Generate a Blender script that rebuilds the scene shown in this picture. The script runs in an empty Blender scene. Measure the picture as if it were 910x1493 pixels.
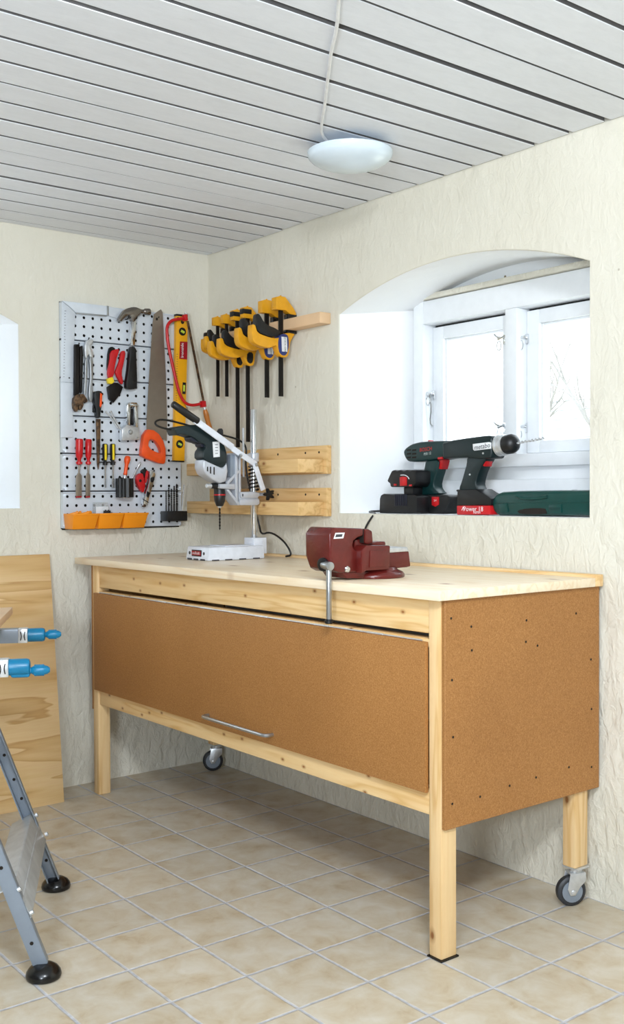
import bpy, bmesh, math, random
from mathutils import Vector, Matrix
random.seed(7)
S = bpy.context.scene
COL = S.collection
PI = math.pi

# ------------------------------------------------------------------ camera (calibrated on the room corner, floor tiles and ceiling lines)
FPX, YAW, PITCH, ROLL = 1531.74, 2.47603342, -0.0179137754, -0.00382745437
CAM = Vector((3.72669659, -2.37853523, 1.12))
_f = Vector((math.cos(YAW)*math.cos(PITCH), math.sin(YAW)*math.cos(PITCH), math.sin(PITCH)))
_r = Vector((math.sin(YAW), -math.cos(YAW), 0)); _u = _r.cross(_f)
CR = math.cos(ROLL)*_r + math.sin(ROLL)*_u
CU = -math.sin(ROLL)*_r + math.cos(ROLL)*_u
cam = bpy.data.objects.new('camera', bpy.data.cameras.new('camera')); COL.objects.link(cam)
cam.matrix_world = Matrix(((CR.x, CU.x, -_f.x, CAM.x), (CR.y, CU.y, -_f.y, CAM.y), (CR.z, CU.z, -_f.z, CAM.z), (0, 0, 0, 1)))
cam.data.sensor_fit = 'VERTICAL'; cam.data.sensor_height = 24; cam.data.lens = 24*FPX/1493
cam.data.clip_start = .05
S.camera = cam

def ray(q): return _f + CR*((q[0]-455)/FPX) - CU*((q[1]-746.5)/FPX)
def atx(q, x): d = ray(q); return CAM + d*((x-CAM.x)/d.x)      # a measured point on the plane x = const
def aty(q, y): d = ray(q); return CAM + d*((y-CAM.y)/d.y)
def atz(q, z): d = ray(q); return CAM + d*((z-CAM.z)/d.z)
def Z1(u, v): return (80+u*230/910, 420+v*200/791)
def Z2(u, v): return (80+u*230/910, 600+v*200/791)
def Z3(u, v): return (270+u*220/910, 420+v*220/910)
def Z4(u, v): return (220+u*220/910, 560+v*270/1117)
def Z7(u, v): return (440+u*200/910, 740+v*190/864)
def ZS(u, v): return (580+u*220/910, 625+v*130/538)
def ZB(u, v): return (545+u*115/910, 670+v*85/673)

# ------------------------------------------------------------------ materials
def newmat(name):
    m = bpy.data.materials.new(name); m.use_nodes = True
    nt = m.node_tree; b = nt.nodes['Principled BSDF']; return m, nt, b
def lin(r, g, b):
    f = lambda c: ((c/255+.055)/1.055)**2.4 if c > 10 else c/255/12.92
    return (f(r), f(g), f(b), 1)
def N(nt, t, **kw):
    n = nt.nodes.new(t)
    for k, v in kw.items():
        if k in n.inputs.keys(): n.inputs[k].default_value = v
        else: setattr(n, k, v)
    return n
def L(nt, a, b): nt.links.new(a, b)
def ramp(nt, stops, interp='LINEAR'):
    r = nt.nodes.new('ShaderNodeValToRGB'); e = r.color_ramp.elements; r.color_ramp.interpolation = interp
    while len(e) < len(stops): e.new(.5)
    for i, (p, c) in enumerate(stops): e[i].position = p; e[i].color = c
    return r
def coords(nt, scale=(1, 1, 1), loc=(0, 0, 0), rot=(0, 0, 0)):
    tc = nt.nodes.new('ShaderNodeTexCoord'); mp = nt.nodes.new('ShaderNodeMapping')
    mp.inputs['Scale'].default_value = scale; mp.inputs['Location'].default_value = loc; mp.inputs['Rotation'].default_value = rot
    L(nt, tc.outputs['Object'], mp.inputs['Vector']); return mp.outputs['Vector']
def mixc(nt, fac, a, b, mode='MIX'):
    m = nt.nodes.new('ShaderNodeMix'); m.data_type = 'RGBA'; m.blend_type = mode
    for v, s in ((fac, m.inputs[0]), (a, m.inputs[6]), (b, m.inputs[7])):
        if hasattr(v, 'is_linked'): L(nt, v, s)
        else: s.default_value = v
    return m.outputs[2]
def simple(name, col, rough=.5, metal=0, bump=0, bscale=200, spec=None, var=.08, vscale=30):
    m, nt, b = newmat(name)
    v = coords(nt)
    n = N(nt, 'ShaderNodeTexNoise', Scale=vscale, Detail=4.0); L(nt, v, n.inputs['Vector'])
    lo = tuple(c*(1-var) for c in col[:3])+(1,); hi = tuple(min(1, c*(1+var)) for c in col[:3])+(1,)
    r = ramp(nt, [(.3, lo), (.7, hi)]); L(nt, n.outputs[0], r.inputs[0]); L(nt, r.outputs[0], b.inputs['Base Color'])
    b.inputs['Roughness'].default_value = rough; b.inputs['Metallic'].default_value = metal
    if spec is not None: b.inputs['Specular IOR Level'].default_value = spec
    if bump:
        n2 = N(nt, 'ShaderNodeTexNoise', Scale=bscale, Detail=3.0); L(nt, v, n2.inputs['Vector'])
        bp = N(nt, 'ShaderNodeBump', Strength=bump, Distance=.002); L(nt, n2.outputs[0], bp.inputs['Height']); L(nt, bp.outputs[0], b.inputs['Normal'])
    return m
def plaster(name, c0, c1, strength=1.0, dist=.012):
    m, nt, b = newmat(name)
    v = coords(nt)
    big = N(nt, 'ShaderNodeTexNoise', Scale=2.2, Detail=5.0, Roughness=.6); L(nt, v, big.inputs['Vector'])
    r = ramp(nt, [(.3, c0), (.7, c1)]); L(nt, big.outputs[0], r.inputs[0])
    # small nicks in the plaster
    vo = N(nt, 'ShaderNodeTexVoronoi', Scale=5.5, Randomness=1.0); L(nt, v, vo.inputs['Vector'])
    rn = ramp(nt, [(0.02, (1, 1, 1, 1)), (.035, (0, 0, 0, 1))]); L(nt, vo.outputs['Distance'], rn.inputs[0])
    col = mixc(nt, rn.outputs[0], r.outputs[0], lin(130, 115, 90))
    L(nt, col, b.inputs['Base Color']); b.inputs['Roughness'].default_value = .75
    b.inputs['Specular IOR Level'].default_value = .25
    v2 = coords(nt, (1, 1, .55))
    n1 = N(nt, 'ShaderNodeTexNoise', Scale=38.0, Detail=5.0, Roughness=.62, Distortion=.7); L(nt, v2, n1.inputs['Vector'])
    n2 = N(nt, 'ShaderNodeTexNoise', Scale=7.0, Detail=3.0, Distortion=.6); L(nt, v2, n2.inputs['Vector'])
    add = nt.nodes.new('ShaderNodeMath'); add.operation = 'MULTIPLY_ADD'; add.inputs[1].default_value = 1.8
    L(nt, n2.outputs[0], add.inputs[0]); L(nt, n1.outputs[0], add.inputs[2])
    bp = N(nt, 'ShaderNodeBump', Strength=strength, Distance=dist); L(nt, add.outputs[0], bp.inputs['Height']); L(nt, bp.outputs[0], b.inputs['Normal'])
    # the plaster is rougher low down and smoother, more often repainted, above
    sx = nt.nodes.new('ShaderNodeSeparateXYZ'); L(nt, v, sx.inputs[0])
    dn = N(nt, 'ShaderNodeTexNoise', Scale=1.6, Detail=2.0); L(nt, v, dn.inputs['Vector'])
    ma = nt.nodes.new('ShaderNodeMath'); ma.operation = 'MULTIPLY_ADD'; ma.inputs[1].default_value = 1.0; L(nt, dn.outputs[0], ma.inputs[0]); L(nt, sx.outputs[2], ma.inputs[2])
    mr = nt.nodes.new('ShaderNodeMapRange'); mr.inputs[1].default_value = .9; mr.inputs[2].default_value = 2.0; mr.inputs[3].default_value = strength; mr.inputs[4].default_value = strength*.42; L(nt, ma.outputs[0], mr.inputs[0]); L(nt, mr.outputs[0], bp.inputs['Strength'])
    return m
def pine(name, axis, c_lo=lin(220, 178, 118), c_hi=lin(238, 205, 154), knots=True, rough=.5, ks=6.0, seed=0.0, plane=None):
    m, nt, b = newmat(name)
    sc = {'x': (.07, 1, 1), 'y': (1, .07, 1), 'z': (1, 1, .07)}[axis]
    v = coords(nt, sc, (seed, seed*1.7, seed*.6))
    n = N(nt, 'ShaderNodeTexNoise', Scale=22.0, Detail=2.0, Distortion=.3); L(nt, v, n.inputs['Vector'])
    w = nt.nodes.new('ShaderNodeMath'); w.operation = 'MULTIPLY'; w.inputs[1].default_value = 9; L(nt, n.outputs[0], w.inputs[0])
    fr = nt.nodes.new('ShaderNodeMath'); fr.operation = 'PINGPONG'; fr.inputs[1].default_value = 1; L(nt, w.outputs[0], fr.inputs[0])
    r = ramp(nt, [(0, c_hi), (.55, tuple(.75*h+.25*l for h, l in zip(c_hi, c_lo))), (1, c_lo)]); L(nt, fr.outputs[0], r.inputs[0])
    fine = N(nt, 'ShaderNodeTexNoise', Scale=240.0, Detail=2.0); L(nt, v, fine.inputs['Vector'])
    col = mixc(nt, .10, r.outputs[0], fine.outputs[0], 'OVERLAY')
    if knots:
        ksc = {'x': (.6, 1, 1), 'y': (1, .6, 1), 'z': (1, 1, .6)}[axis]
        v3 = coords(nt, ksc, (seed*2, .3+seed, .1)); sx = nt.nodes.new('ShaderNodeSeparateXYZ'); L(nt, v3, sx.inputs[0])
        cx = nt.nodes.new('ShaderNodeCombineXYZ'); ij = {'xy': (0, 1), 'xz': (0, 2), 'z': (0, 2), 'x': (0, 2), 'y': (1, 2)}[plane or axis]
        if axis == 'z' and plane is None:
            ad = nt.nodes.new('ShaderNodeMath'); ad.operation = 'ADD'; L(nt, sx.outputs[0], ad.inputs[0]); L(nt, sx.outputs[1], ad.inputs[1]); L(nt, ad.outputs[0], cx.inputs[0])
        else: L(nt, sx.outputs[ij[0]], cx.inputs[0])
        L(nt, sx.outputs[ij[1]], cx.inputs[1])
        vo = N(nt, 'ShaderNodeTexVoronoi', Scale=ks, Randomness=1.0); vo.voronoi_dimensions = '2D'; L(nt, cx.outputs[0], vo.inputs['Vector'])
        rk = ramp(nt, [(.022, (1, 1, 1, 1)), (.04, (.45, .45, .45, 1)), (.085, (0, 0, 0, 1))]); L(nt, vo.outputs['Distance'], rk.inputs[0])
        col = mixc(nt, rk.outputs[0], col, lin(150, 96, 48))
    L(nt, col, b.inputs['Base Color']); b.inputs['Roughness'].default_value = rough
    bp = N(nt, 'ShaderNodeBump', Strength=.12, Distance=.001); L(nt, fine.outputs[0], bp.inputs['Height']); L(nt, bp.outputs[0], b.inputs['Normal'])
    return m
def hardboard(name):
    m, nt, b = newmat(name); v = coords(nt)
    n = N(nt, 'ShaderNodeTexNoise', Scale=300.0, Detail=3.0, Roughness=.7); L(nt, v, n.inputs['Vector'])
    n2 = N(nt, 'ShaderNodeTexNoise', Scale=2.5, Detail=3.0); L(nt, v, n2.inputs['Vector'])
    r = ramp(nt, [(.3, lin(146, 98, 50)), (.5, lin(168, 117, 64)), (.72, lin(190, 140, 84))]); L(nt, n.outputs[0], r.inputs[0])
    r2 = ramp(nt, [(.3, (.86, .84, .82, 1)), (.7, (1.0, 1.0, 1.0, 1))]); L(nt, n2.outputs[0], r2.inputs[0])
    L(nt, mixc(nt, 1.0, r.outputs[0], r2.outputs[0], 'MULTIPLY'), b.inputs['Base Color'])
    b.inputs['Roughness'].default_value = .55; b.inputs['Specular IOR Level'].default_value = .35
    return m
def plywood(name):
    m, nt, b = newmat(name); v = coords(nt, (1, .13, 1.25), (0, .35, .2))
    n = N(nt, 'ShaderNodeTexNoise', Scale=6.5, Detail=3.0, Roughness=.5, Distortion=.5); L(nt, v, n.inputs['Vector'])
    w = nt.nodes.new('ShaderNodeMath'); w.operation = 'MULTIPLY'; w.inputs[1].default_value = 5; L(nt, n.outputs[0], w.inputs[0])
    fr = nt.nodes.new('ShaderNodeMath'); fr.operation = 'FRACT'; L(nt, w.outputs[0], fr.inputs[0])
    r = ramp(nt, [(0, lin(228, 196, 146)), (.5, lin(222, 188, 134)), (.82, lin(212, 174, 118)), (.95, lin(198, 156, 100)), (1, lin(226, 194, 142))]); L(nt, fr.outputs[0], r.inputs[0])
    v2 = coords(nt, (1, .05, 1)); fine = N(nt, 'ShaderNodeTexNoise', Scale=180.0, Detail=2.0); L(nt, v2, fine.inputs['Vector'])
    L(nt, mixc(nt, .12, r.outputs[0], fine.outputs[0], 'OVERLAY'), b.inputs['Base Color']); b.inputs['Roughness'].default_value = .55
    return m
def tiles(name):
    m, nt, b = newmat(name)
    tc = nt.nodes.new('ShaderNodeTexCoord'); sp = nt.nodes.new('ShaderNodeSeparateXYZ'); L(nt, tc.outputs['Object'], sp.inputs[0])
    def M(op, a, bb=None, c=None):
        n = nt.nodes.new('ShaderNodeMath'); n.operation = op
        for i, v in enumerate((a, bb, c)):
            if v is None: continue
            if hasattr(v, 'is_linked'): L(nt, v, n.inputs[i])
            else: n.inputs[i].default_value = v
        return n.outputs[0]
    wob = N(nt, 'ShaderNodeTexNoise', Scale=14.0, Detail=2.0); L(nt, tc.outputs['Object'], wob.inputs['Vector'])
    wv = M('MULTIPLY', M('SUBTRACT', wob.outputs[0], .5), .02)
    tx = M('DIVIDE', M('SUBTRACT', sp.outputs[0], .144), .198); ty = M('DIVIDE', sp.outputs[1], .2015)
    ex = M('PINGPONG', M('ADD', tx, wv), .5); ey = M('PINGPONG', M('ADD', ty, wv), .5)
    d = M('MINIMUM', ex, ey)
    g = nt.nodes.new('ShaderNodeMapRange'); g.inputs[1].default_value = .010; g.inputs[2].default_value = .027; L(nt, d, g.inputs[0])
    cb = nt.nodes.new('ShaderNodeCombineXYZ'); L(nt, M('FLOOR', tx), cb.inputs[0]); L(nt, M('FLOOR', ty), cb.inputs[1])
    wn = nt.nodes.new('ShaderNodeTexWhiteNoise'); L(nt, cb.outputs[0], wn.inputs['Vector'])
    # cloud pattern, moved per tile
    va = nt.nodes.new('ShaderNodeVectorMath'); va.operation = 'MULTIPLY_ADD'; va.inputs[1].default_value = (9, 9, 9)
    L(nt, wn.outputs['Color'], va.inputs[0]); L(nt, tc.outputs['Object'], va.inputs[2])
    n = N(nt, 'ShaderNodeTexNoise', Scale=13.0, Detail=6.0, Roughness=.6, Distortion=.4); L(nt, va.outputs[0], n.inputs['Vector'])
    r = ramp(nt, [(.28, lin(184, 164, 132)), (.42, lin(199, 185, 160)), (.6, lin(208, 199, 181)), (.8, lin(217, 211, 200))]); L(nt, n.outputs[0], r.inputs[0])
    tone = M('MULTIPLY_ADD', wn.outputs['Value'], .10, .92)
    tcx = nt.nodes.new('ShaderNodeCombineColor'); [L(nt, tone, tcx.inputs[i]) for i in range(3)]
    c = mixc(nt, 1.0, r.outputs[0], tcx.outputs[0], 'MULTIPLY')
    gn = N(nt, 'ShaderNodeTexNoise', Scale=60.0); L(nt, tc.outputs['Object'], gn.inputs['Vector'])
    gr = ramp(nt, [(.3, lin(172, 172, 176)), (.7, lin(200, 201, 206))]); L(nt, gn.outputs[0], gr.inputs[0])
    L(nt, mixc(nt, g.outputs[0], gr.outputs[0], c), b.inputs['Base Color'])
    rr = nt.nodes.new('ShaderNodeMapRange'); rr.inputs[3].default_value = .8; rr.inputs[4].default_value = .42; L(nt, g.outputs[0], rr.inputs[0]); L(nt, rr.outputs[0], b.inputs['Roughness'])
    hh = M('ADD', g.outputs[0], M('MULTIPLY', n.outputs[0], .35))
    bp = N(nt, 'ShaderNodeBump', Strength=.55, Distance=.003); L(nt, hh, bp.inputs['Height']); L(nt, bp.outputs[0], b.inputs['Normal'])
    return m
def ceilpaint(name):
    m, nt, b = newmat(name); v = coords(nt)
    n = N(nt, 'ShaderNodeTexNoise', Scale=40.0, Detail=6.0, Roughness=.75, Distortion=.5); L(nt, coords(nt, (1, .3, 1)), n.inputs['Vector'])
    r = ramp(nt, [(.24, lin(120, 106, 90)), (.29, lin(226, 230, 237)), (.6, lin(233, 237, 244))]); L(nt, n.outputs[0], r.inputs[0])
    L(nt, r.outputs[0], b.inputs['Base Color']); b.inputs['Roughness'].default_value = .55
    n2 = N(nt, 'ShaderNodeTexNoise', Scale=60.0, Detail=3.0); L(nt, coords(nt, (1, .12, 1)), n2.inputs['Vector'])
    bp = N(nt, 'ShaderNodeBump', Strength=.25, Distance=.002); L(nt, n2.outputs[0], bp.inputs['Height']); L(nt, bp.outputs[0], b.inputs['Normal'])
    return m
def glassmat(name):
    m, nt, b = newmat(name); nt.nodes.remove(b)
    out = nt.nodes['Material Output']; t = nt.nodes.new('ShaderNodeBsdfTransparent'); g = nt.nodes.new('ShaderNodeBsdfGlossy')
    g.inputs['Roughness'].default_value = .02; t.inputs[0].default_value = (.97, .985, .98, 1)
    n = N(nt, 'ShaderNodeTexNoise', Scale=4.0); L(nt, coords(nt), n.inputs['Vector'])
    bp = N(nt, 'ShaderNodeBump', Strength=.03); L(nt, n.outputs[0], bp.inputs['Height']); L(nt, bp.outputs[0], g.inputs['Normal'])
    fr = N(nt, 'ShaderNodeFresnel', IOR=1.45); mx = nt.nodes.new('ShaderNodeMixShader'); ge = nt.nodes.new('ShaderNodeNewGeometry')
    sb = nt.nodes.new('ShaderNodeMath'); sb.operation = 'SUBTRACT'; sb.use_clamp = True; L(nt, fr.outputs[0], sb.inputs[0]); L(nt, ge.outputs['Backfacing'], sb.inputs[1]); L(nt, sb.outputs[0], mx.inputs[0]); L(nt, t.outputs[0], mx.inputs[1]); L(nt, g.outputs[0], mx.inputs[2]); L(nt, mx.outputs[0], out.inputs[0])
    return m
def rusty(name):
    m, nt, b = newmat(name); v = coords(nt)
    n = N(nt, 'ShaderNodeTexNoise', Scale=70.0, Detail=5.0); L(nt, v, n.inputs['Vector'])
    r = ramp(nt, [(.35, lin(60, 48, 40)), (.6, lin(120, 92, 66))]); L(nt, n.outputs[0], r.inputs[0]); L(nt, r.outputs[0], b.inputs['Base Color'])
    b.inputs['Metallic'].default_value = .6; b.inputs['Roughness'].default_value = .5; return m

M = dict(
 plaster=plaster('cream_plaster', lin(221, 216, 200), lin(230, 226, 212), 1.0, .010),
 stone=plaster('grey_stone_plaster', lin(150, 146, 138), lin(176, 172, 164)),
 plaster_w=plaster('white_plaster', lin(240, 242, 243), lin(246, 247, 248), .4, .005),
 floor=tiles('beige_floor_tiles'), ceil=ceilpaint('white_ceiling_paint'), glass=glassmat('window_glass'),
 white=simple('white_gloss_paint', lin(238, 241, 244), .35, var=.02),
 pine_x=pine('pine_along_x', 'x'), pine_y=pine('pine_along_y', 'y'), pine_z=pine('pine_along_z', 'z', seed=.7),
 top=pine('pine_tabletop', 'x', lin(236, 212, 176), lin(245, 228, 200), rough=.3, ks=4.5, seed=.37, plane='xy'),
 rail=pine('pine_rail', 'x', lin(220, 178, 116), lin(238, 204, 150), ks=11, seed=.11),
 shelf=pine('pine_shelf', 'x', lin(208, 164, 102), lin(230, 192, 134), ks=7, seed=.21),
 beech=simple('beech_wood', lin(226, 190, 150), .5, var=.05, vscale=12),
 hard=hardboard('brown_hardboard'), ply=plywood('plywood_grain'),
 panel=simple('galvanised_panel', lin(216, 223, 231), .42, .15, var=.03), steel=simple('brushed_steel', lin(176, 180, 184), .32, .9, var=.06),
 chrome=simple('chrome', lin(214, 216, 218), .16, 1.0, var=.02), zinc=simple('zinc_plate', lin(214, 217, 220), .35, .7, var=.1, vscale=60),
 headm=simple('dark_polished_steel', lin(136, 130, 124), .24, 1.0, var=.1), dark=simple('dark_steel', lin(36, 33, 32), .38, .7, var=.12), rust=rusty('rusty_iron'), saw=simple('saw_blade_steel', lin(150, 140, 128), .42, .75, var=.05),
 black=simple('black_plastic', lin(15, 16, 18), .42, bump=.1), rubber=simple('black_rubber', lin(14, 14, 15), .22),
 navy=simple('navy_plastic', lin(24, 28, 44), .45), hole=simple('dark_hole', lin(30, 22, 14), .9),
 red=simple('red_plastic', lin(196, 22, 28), .32), dred=simple('red_label', lin(160, 22, 34), .4), orange=simple('orange_red_plastic', lin(238, 84, 24), .38),
 binor=simple('orange_bin_plastic', lin(246, 150, 22), .38, var=.03), yellow=simple('yellow_plastic', lin(228, 162, 24), .4), yel2=simple('bright_yellow', lin(244, 214, 40), .4),
 level=simple('yellow_painted_aluminium', lin(240, 172, 20), .4, var=.03), green=simple('green_plastic', lin(4, 60, 54), .36), bgreen=simple('blue_green_plastic', lin(6, 44, 44), .36), dgreen=simple('dark_green_plastic', lin(11, 31, 34), .4),
 vise=simple('oxblood_enamel', lin(94, 28, 24), .26, bump=.35, bscale=90, var=.12), castw=simple('white_cast_enamel', lin(222, 226, 234), .35),
 greyc=simple('grey_cast_aluminium', lin(196, 200, 208), .38, .3, var=.06), blue=simple('blue_plastic', lin(6, 112, 152), .35),
 gsteel=simple('grey_painted_steel', lin(136, 146, 158), .38, .2, var=.05), gstep=simple('worn_grey_steel', lin(186, 190, 192), .4, .2, var=.14, vscale=25),
 wood_h=simple('varnished_handle', lin(196, 120, 46), .35, var=.12, vscale=40), label=simple('white_label', lin(232, 234, 236), .4),
 txtw=simple('white_print', lin(244, 244, 244), .5), txtd=simple('dark_print', lin(60, 60, 66), .5), txtr=simple('red_print', lin(200, 40, 40), .5), txtg=simple('pale_print', lin(190, 205, 200), .5),
 opal=simple('opal_glass', lin(214, 228, 238), .22, var=.01), cord=simple('white_cable', lin(234, 235, 236), .5), spirit=simple('spirit_green', lin(200, 220, 70), .2),
 tyre=simple('grey_rubber_tyre', lin(44, 46, 50), .5), clear=simple('clear_plastic', lin(214, 216, 214), .15), blabel=simple('blue_label', lin(44, 58, 118), .4),
 bark=simple('pale_bark', lin(132, 130, 128), .9), snow=simple('pale_ground', lin(220, 216, 200), .9), siding=simple('pale_siding', lin(214, 217, 220), .8), slate=simple('grey_roof', lin(128, 134, 142), .8),
)

for _n, _al in (('clear', .3),): M[_n].node_tree.nodes['Principled BSDF'].inputs['Alpha'].default_value = _al
# ------------------------------------------------------------------ mesh builder
ORG = {}
class MB:
    def __init__(s): s.bm = bmesh.new(); s.mi = 0
    def face(s, vs):
        try: f = s.bm.faces.new(vs); f.material_index = s.mi; return f
        except ValueError: return None
    def mat(s, i): s.mi = i; return s
    def hexa(s, a, b):          # two quads of points
        va = [s.bm.verts.new(p) for p in a]; vb = [s.bm.verts.new(p) for p in b]; n = len(va)
        s.face(va[::-1]); s.face(vb)
        for i in range(n): s.face([va[i], va[(i+1) % n], vb[(i+1) % n], vb[i]])
        return s
    def box(s, x0, x1, y0, y1, z0, z1):
        return s.hexa([(x0, y0, z0), (x1, y0, z0), (x1, y1, z0), (x0, y1, z0)], [(x0, y0, z1), (x1, y0, z1), (x1, y1, z1), (x0, y1, z1)])
    def prism(s, pts, vec):
        v = Vector(vec); return s.hexa([Vector(p) for p in pts], [Vector(p)+v for p in pts])
    def obox(s, c, ax, ay, az):  # oriented box: centre and three half vectors
        c, ax, ay, az = map(Vector, (c, ax, ay, az))
        q = lambda z: [c-ax-ay+z, c+ax-ay+z, c+ax+ay+z, c-ax+ay+z]
        return s.hexa(q(-az), q(az))
    def ring(s, c, d, r, n, up=None):
        d = Vector(d).normalized(); a = up if up is not None else Vector((0, 0, 1))
        if abs(a.dot(d)) > .95: a = Vector((1, 0, 0)) if abs(d.x) < .9 else Vector((0, 1, 0))
        e1 = (a - d*a.dot(d)).normalized(); e2 = d.cross(e1)
        return [s.bm.verts.new(Vector(c)+e1*(r*math.cos(2*PI*i/n))+e2*(r*math.sin(2*PI*i/n))) for i in range(n)]
    def join(s, r0, r1):
        n = len(r0)
        for i in range(n): s.face([r0[i], r0[(i+1) % n], r1[(i+1) % n], r1[i]])
    def lathe(s, p0, d, prof, n=16):   # prof: (distance along d, radius)
        p0 = Vector(p0); d = Vector(d).normalized(); rs = [s.ring(p0+d*t, d, max(r, 1e-4), n) for t, r in prof]
        for a, b in zip(rs, rs[1:]): s.join(a, b)
        s.face(rs[0][::-1]); s.face(rs[-1]); return s
    def cyl(s, a, b, r, r2=None, n=14):
        a, b = Vector(a), Vector(b); return s.lathe(a, b-a, [(0, r), ((b-a).length, r if r2 is None else r2)], n)
    def tube(s, pts, r, n=8, smooth=0, closed=False):
        pts = [Vector(p) for p in pts]
        for _ in range(smooth):
            q = [pts[0]]
            for a, b in zip(pts, pts[1:]): q += [a*.75+b*.25, a*.25+b*.75]
            pts = q+[pts[-1]]
        rr = r if callable(r) else (lambda t: r)
        rings = []; up = None
        for i, p in enumerate(pts):
            d = (pts[min(i+1, len(pts)-1)]-pts[max(i-1, 0)])
            if d.length < 1e-9: continue
            d.normalize()
            if up is None: up = Vector((0, 0, 1)) if abs(d.z) < .9 else Vector((1, 0, 0))
            up = (up - d*up.dot(d)).normalized()
            rings.append(s.ring(p, d, rr(i/(len(pts)-1)), n, up))
        for a, b in zip(rings, rings[1:]): s.join(a, b)
        s.face(rings[0][::-1]); s.face(rings[-1]); return s
    def ball(s, c, r, sc=(1, 1, 1), n=14):
        c = Vector(c); m = n//2; rings = []
        for j in range(1, m):
            th = PI*j/m
            rings.append([s.bm.verts.new(c+Vector((r*sc[0]*math.sin(th)*math.cos(2*PI*i/n), r*sc[1]*math.sin(th)*math.sin(2*PI*i/n), r*sc[2]*math.cos(th)))) for i in range(n)])
        t = s.bm.verts.new(c+Vector((0, 0, r*sc[2]))); b = s.bm.verts.new(c-Vector((0, 0, r*sc[2])))
        for a, q in zip(rings, rings[1:]): s.join(q, a)
        for i in range(n): s.face([rings[0][i], rings[0][(i+1) % n], t]); s.face([rings[-1][(i+1) % n], rings[-1][i], b])
        return s
    def text(s, txt, c, right, up, size, depth=.0006):
        cu = bpy.data.curves.new('t', 'FONT'); cu.body = txt; cu.size = 1; cu.align_x = 'CENTER'; cu.align_y = 'CENTER'; cu.resolution_u = 2
        o = bpy.data.objects.new('t', cu); me = bpy.data.meshes.new_from_object(o)
        right = Vector(right).normalized(); up = Vector(up).normalized(); nrm = right.cross(up)
        vs = [s.bm.verts.new(Vector(c)+right*(v.co.x*size)+up*(v.co.y*size)+nrm*depth) for v in me.vertices]
        for p in me.polygons: s.face([vs[i] for i in p.vertices])
        bpy.data.objects.remove(o); bpy.data.curves.remove(cu); bpy.data.meshes.remove(me); return s
    def warp(s, f):
        for v in s.bm.verts: v.co = f(v.co)
        return s
    def build(s, name, mats, parent=None, bevel=0, seg=2, ang=35, recalc=True, loc=None):
        bm = s.bm
        if recalc: bmesh.ops.recalc_face_normals(bm, faces=bm.faces[:])
        if bevel:
            es = [e for e in bm.edges if len(e.link_faces) == 2 and e.calc_face_angle(0) > math.radians(32)]
            bmesh.ops.bevel(bm, geom=es, offset=bevel, segments=seg, affect='EDGES', profile=.5, clamp_overlap=True)
        if parent is not None: org = ORG[parent]
        elif loc is not None: org = Vector(loc)
        else:
            xs = [v.co for v in bm.verts]
            org = Vector(((min(p.x for p in xs)+max(p.x for p in xs))/2, (min(p.y for p in xs)+max(p.y for p in xs))/2, min(p.z for p in xs)))
        for v in bm.verts: v.co -= org
        me = bpy.data.meshes.new(name); bm.to_mesh(me); bm.free()
        me.polygons.foreach_set('use_smooth', [True]*len(me.polygons)); me.set_sharp_from_angle(angle=math.radians(ang))
        for m in (mats if isinstance(mats, (list, tuple)) else [mats]): me.materials.append(M[m] if isinstance(m, str) else m)
        o = bpy.data.objects.new(name, me); COL.objects.link(o); ORG[o] = org
        if parent is not None: o.parent = parent
        else: o.location = org
        return o
def tag(o, label, cat, group=None, kind=None):
    o['label'] = label; o['category'] = cat
    if group: o['group'] = group
    if kind: o['kind'] = kind
    return o
def thing(name, label, cat, loc, group=None):
    o = bpy.data.objects.new(name, None); COL.objects.link(o); o.location = loc; o.empty_display_size = .05
    ORG[o] = Vector(loc); return tag(o, label, cat, group)
def struct(o, label=None, cat=None):
    o['kind'] = 'structure'
    if label: o['label'] = label
    if cat: o['category'] = cat
    return o
def dup(root, loc, label, group=None):
    r = root.copy(); COL.objects.link(r); r.location = loc; r['label'] = label; ORG[r] = Vector(loc)
    if group: r['group'] = group
    for ch in list(root.children):
        c = ch.copy(); COL.objects.link(c); c.parent = r
        for g in ch.children:
            d = g.copy(); COL.objects.link(d); d.parent = c
    return r
def chaikin(pts, n=1):
    for _ in range(n):
        q = []
        for i in range(len(pts)):
            a, b = pts[i], pts[(i+1) % len(pts)]
            q += [(a[0]*.75+b[0]*.25, a[1]*.75+b[1]*.25), (a[0]*.25+b[0]*.75, a[1]*.25+b[1]*.75)]
        pts = q
    return pts

# ------------------------------------------------------------------ room shell
RX, RY, H = 5.2, -4.4, 2.118
struct(MB().box(-.5, RX+.2, RY-.2, .5, -.12, 0).build('floor', 'floor', loc=(0, 0, 0)), 'beige mottled square floor tiles with grey grout', 'floor')

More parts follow.
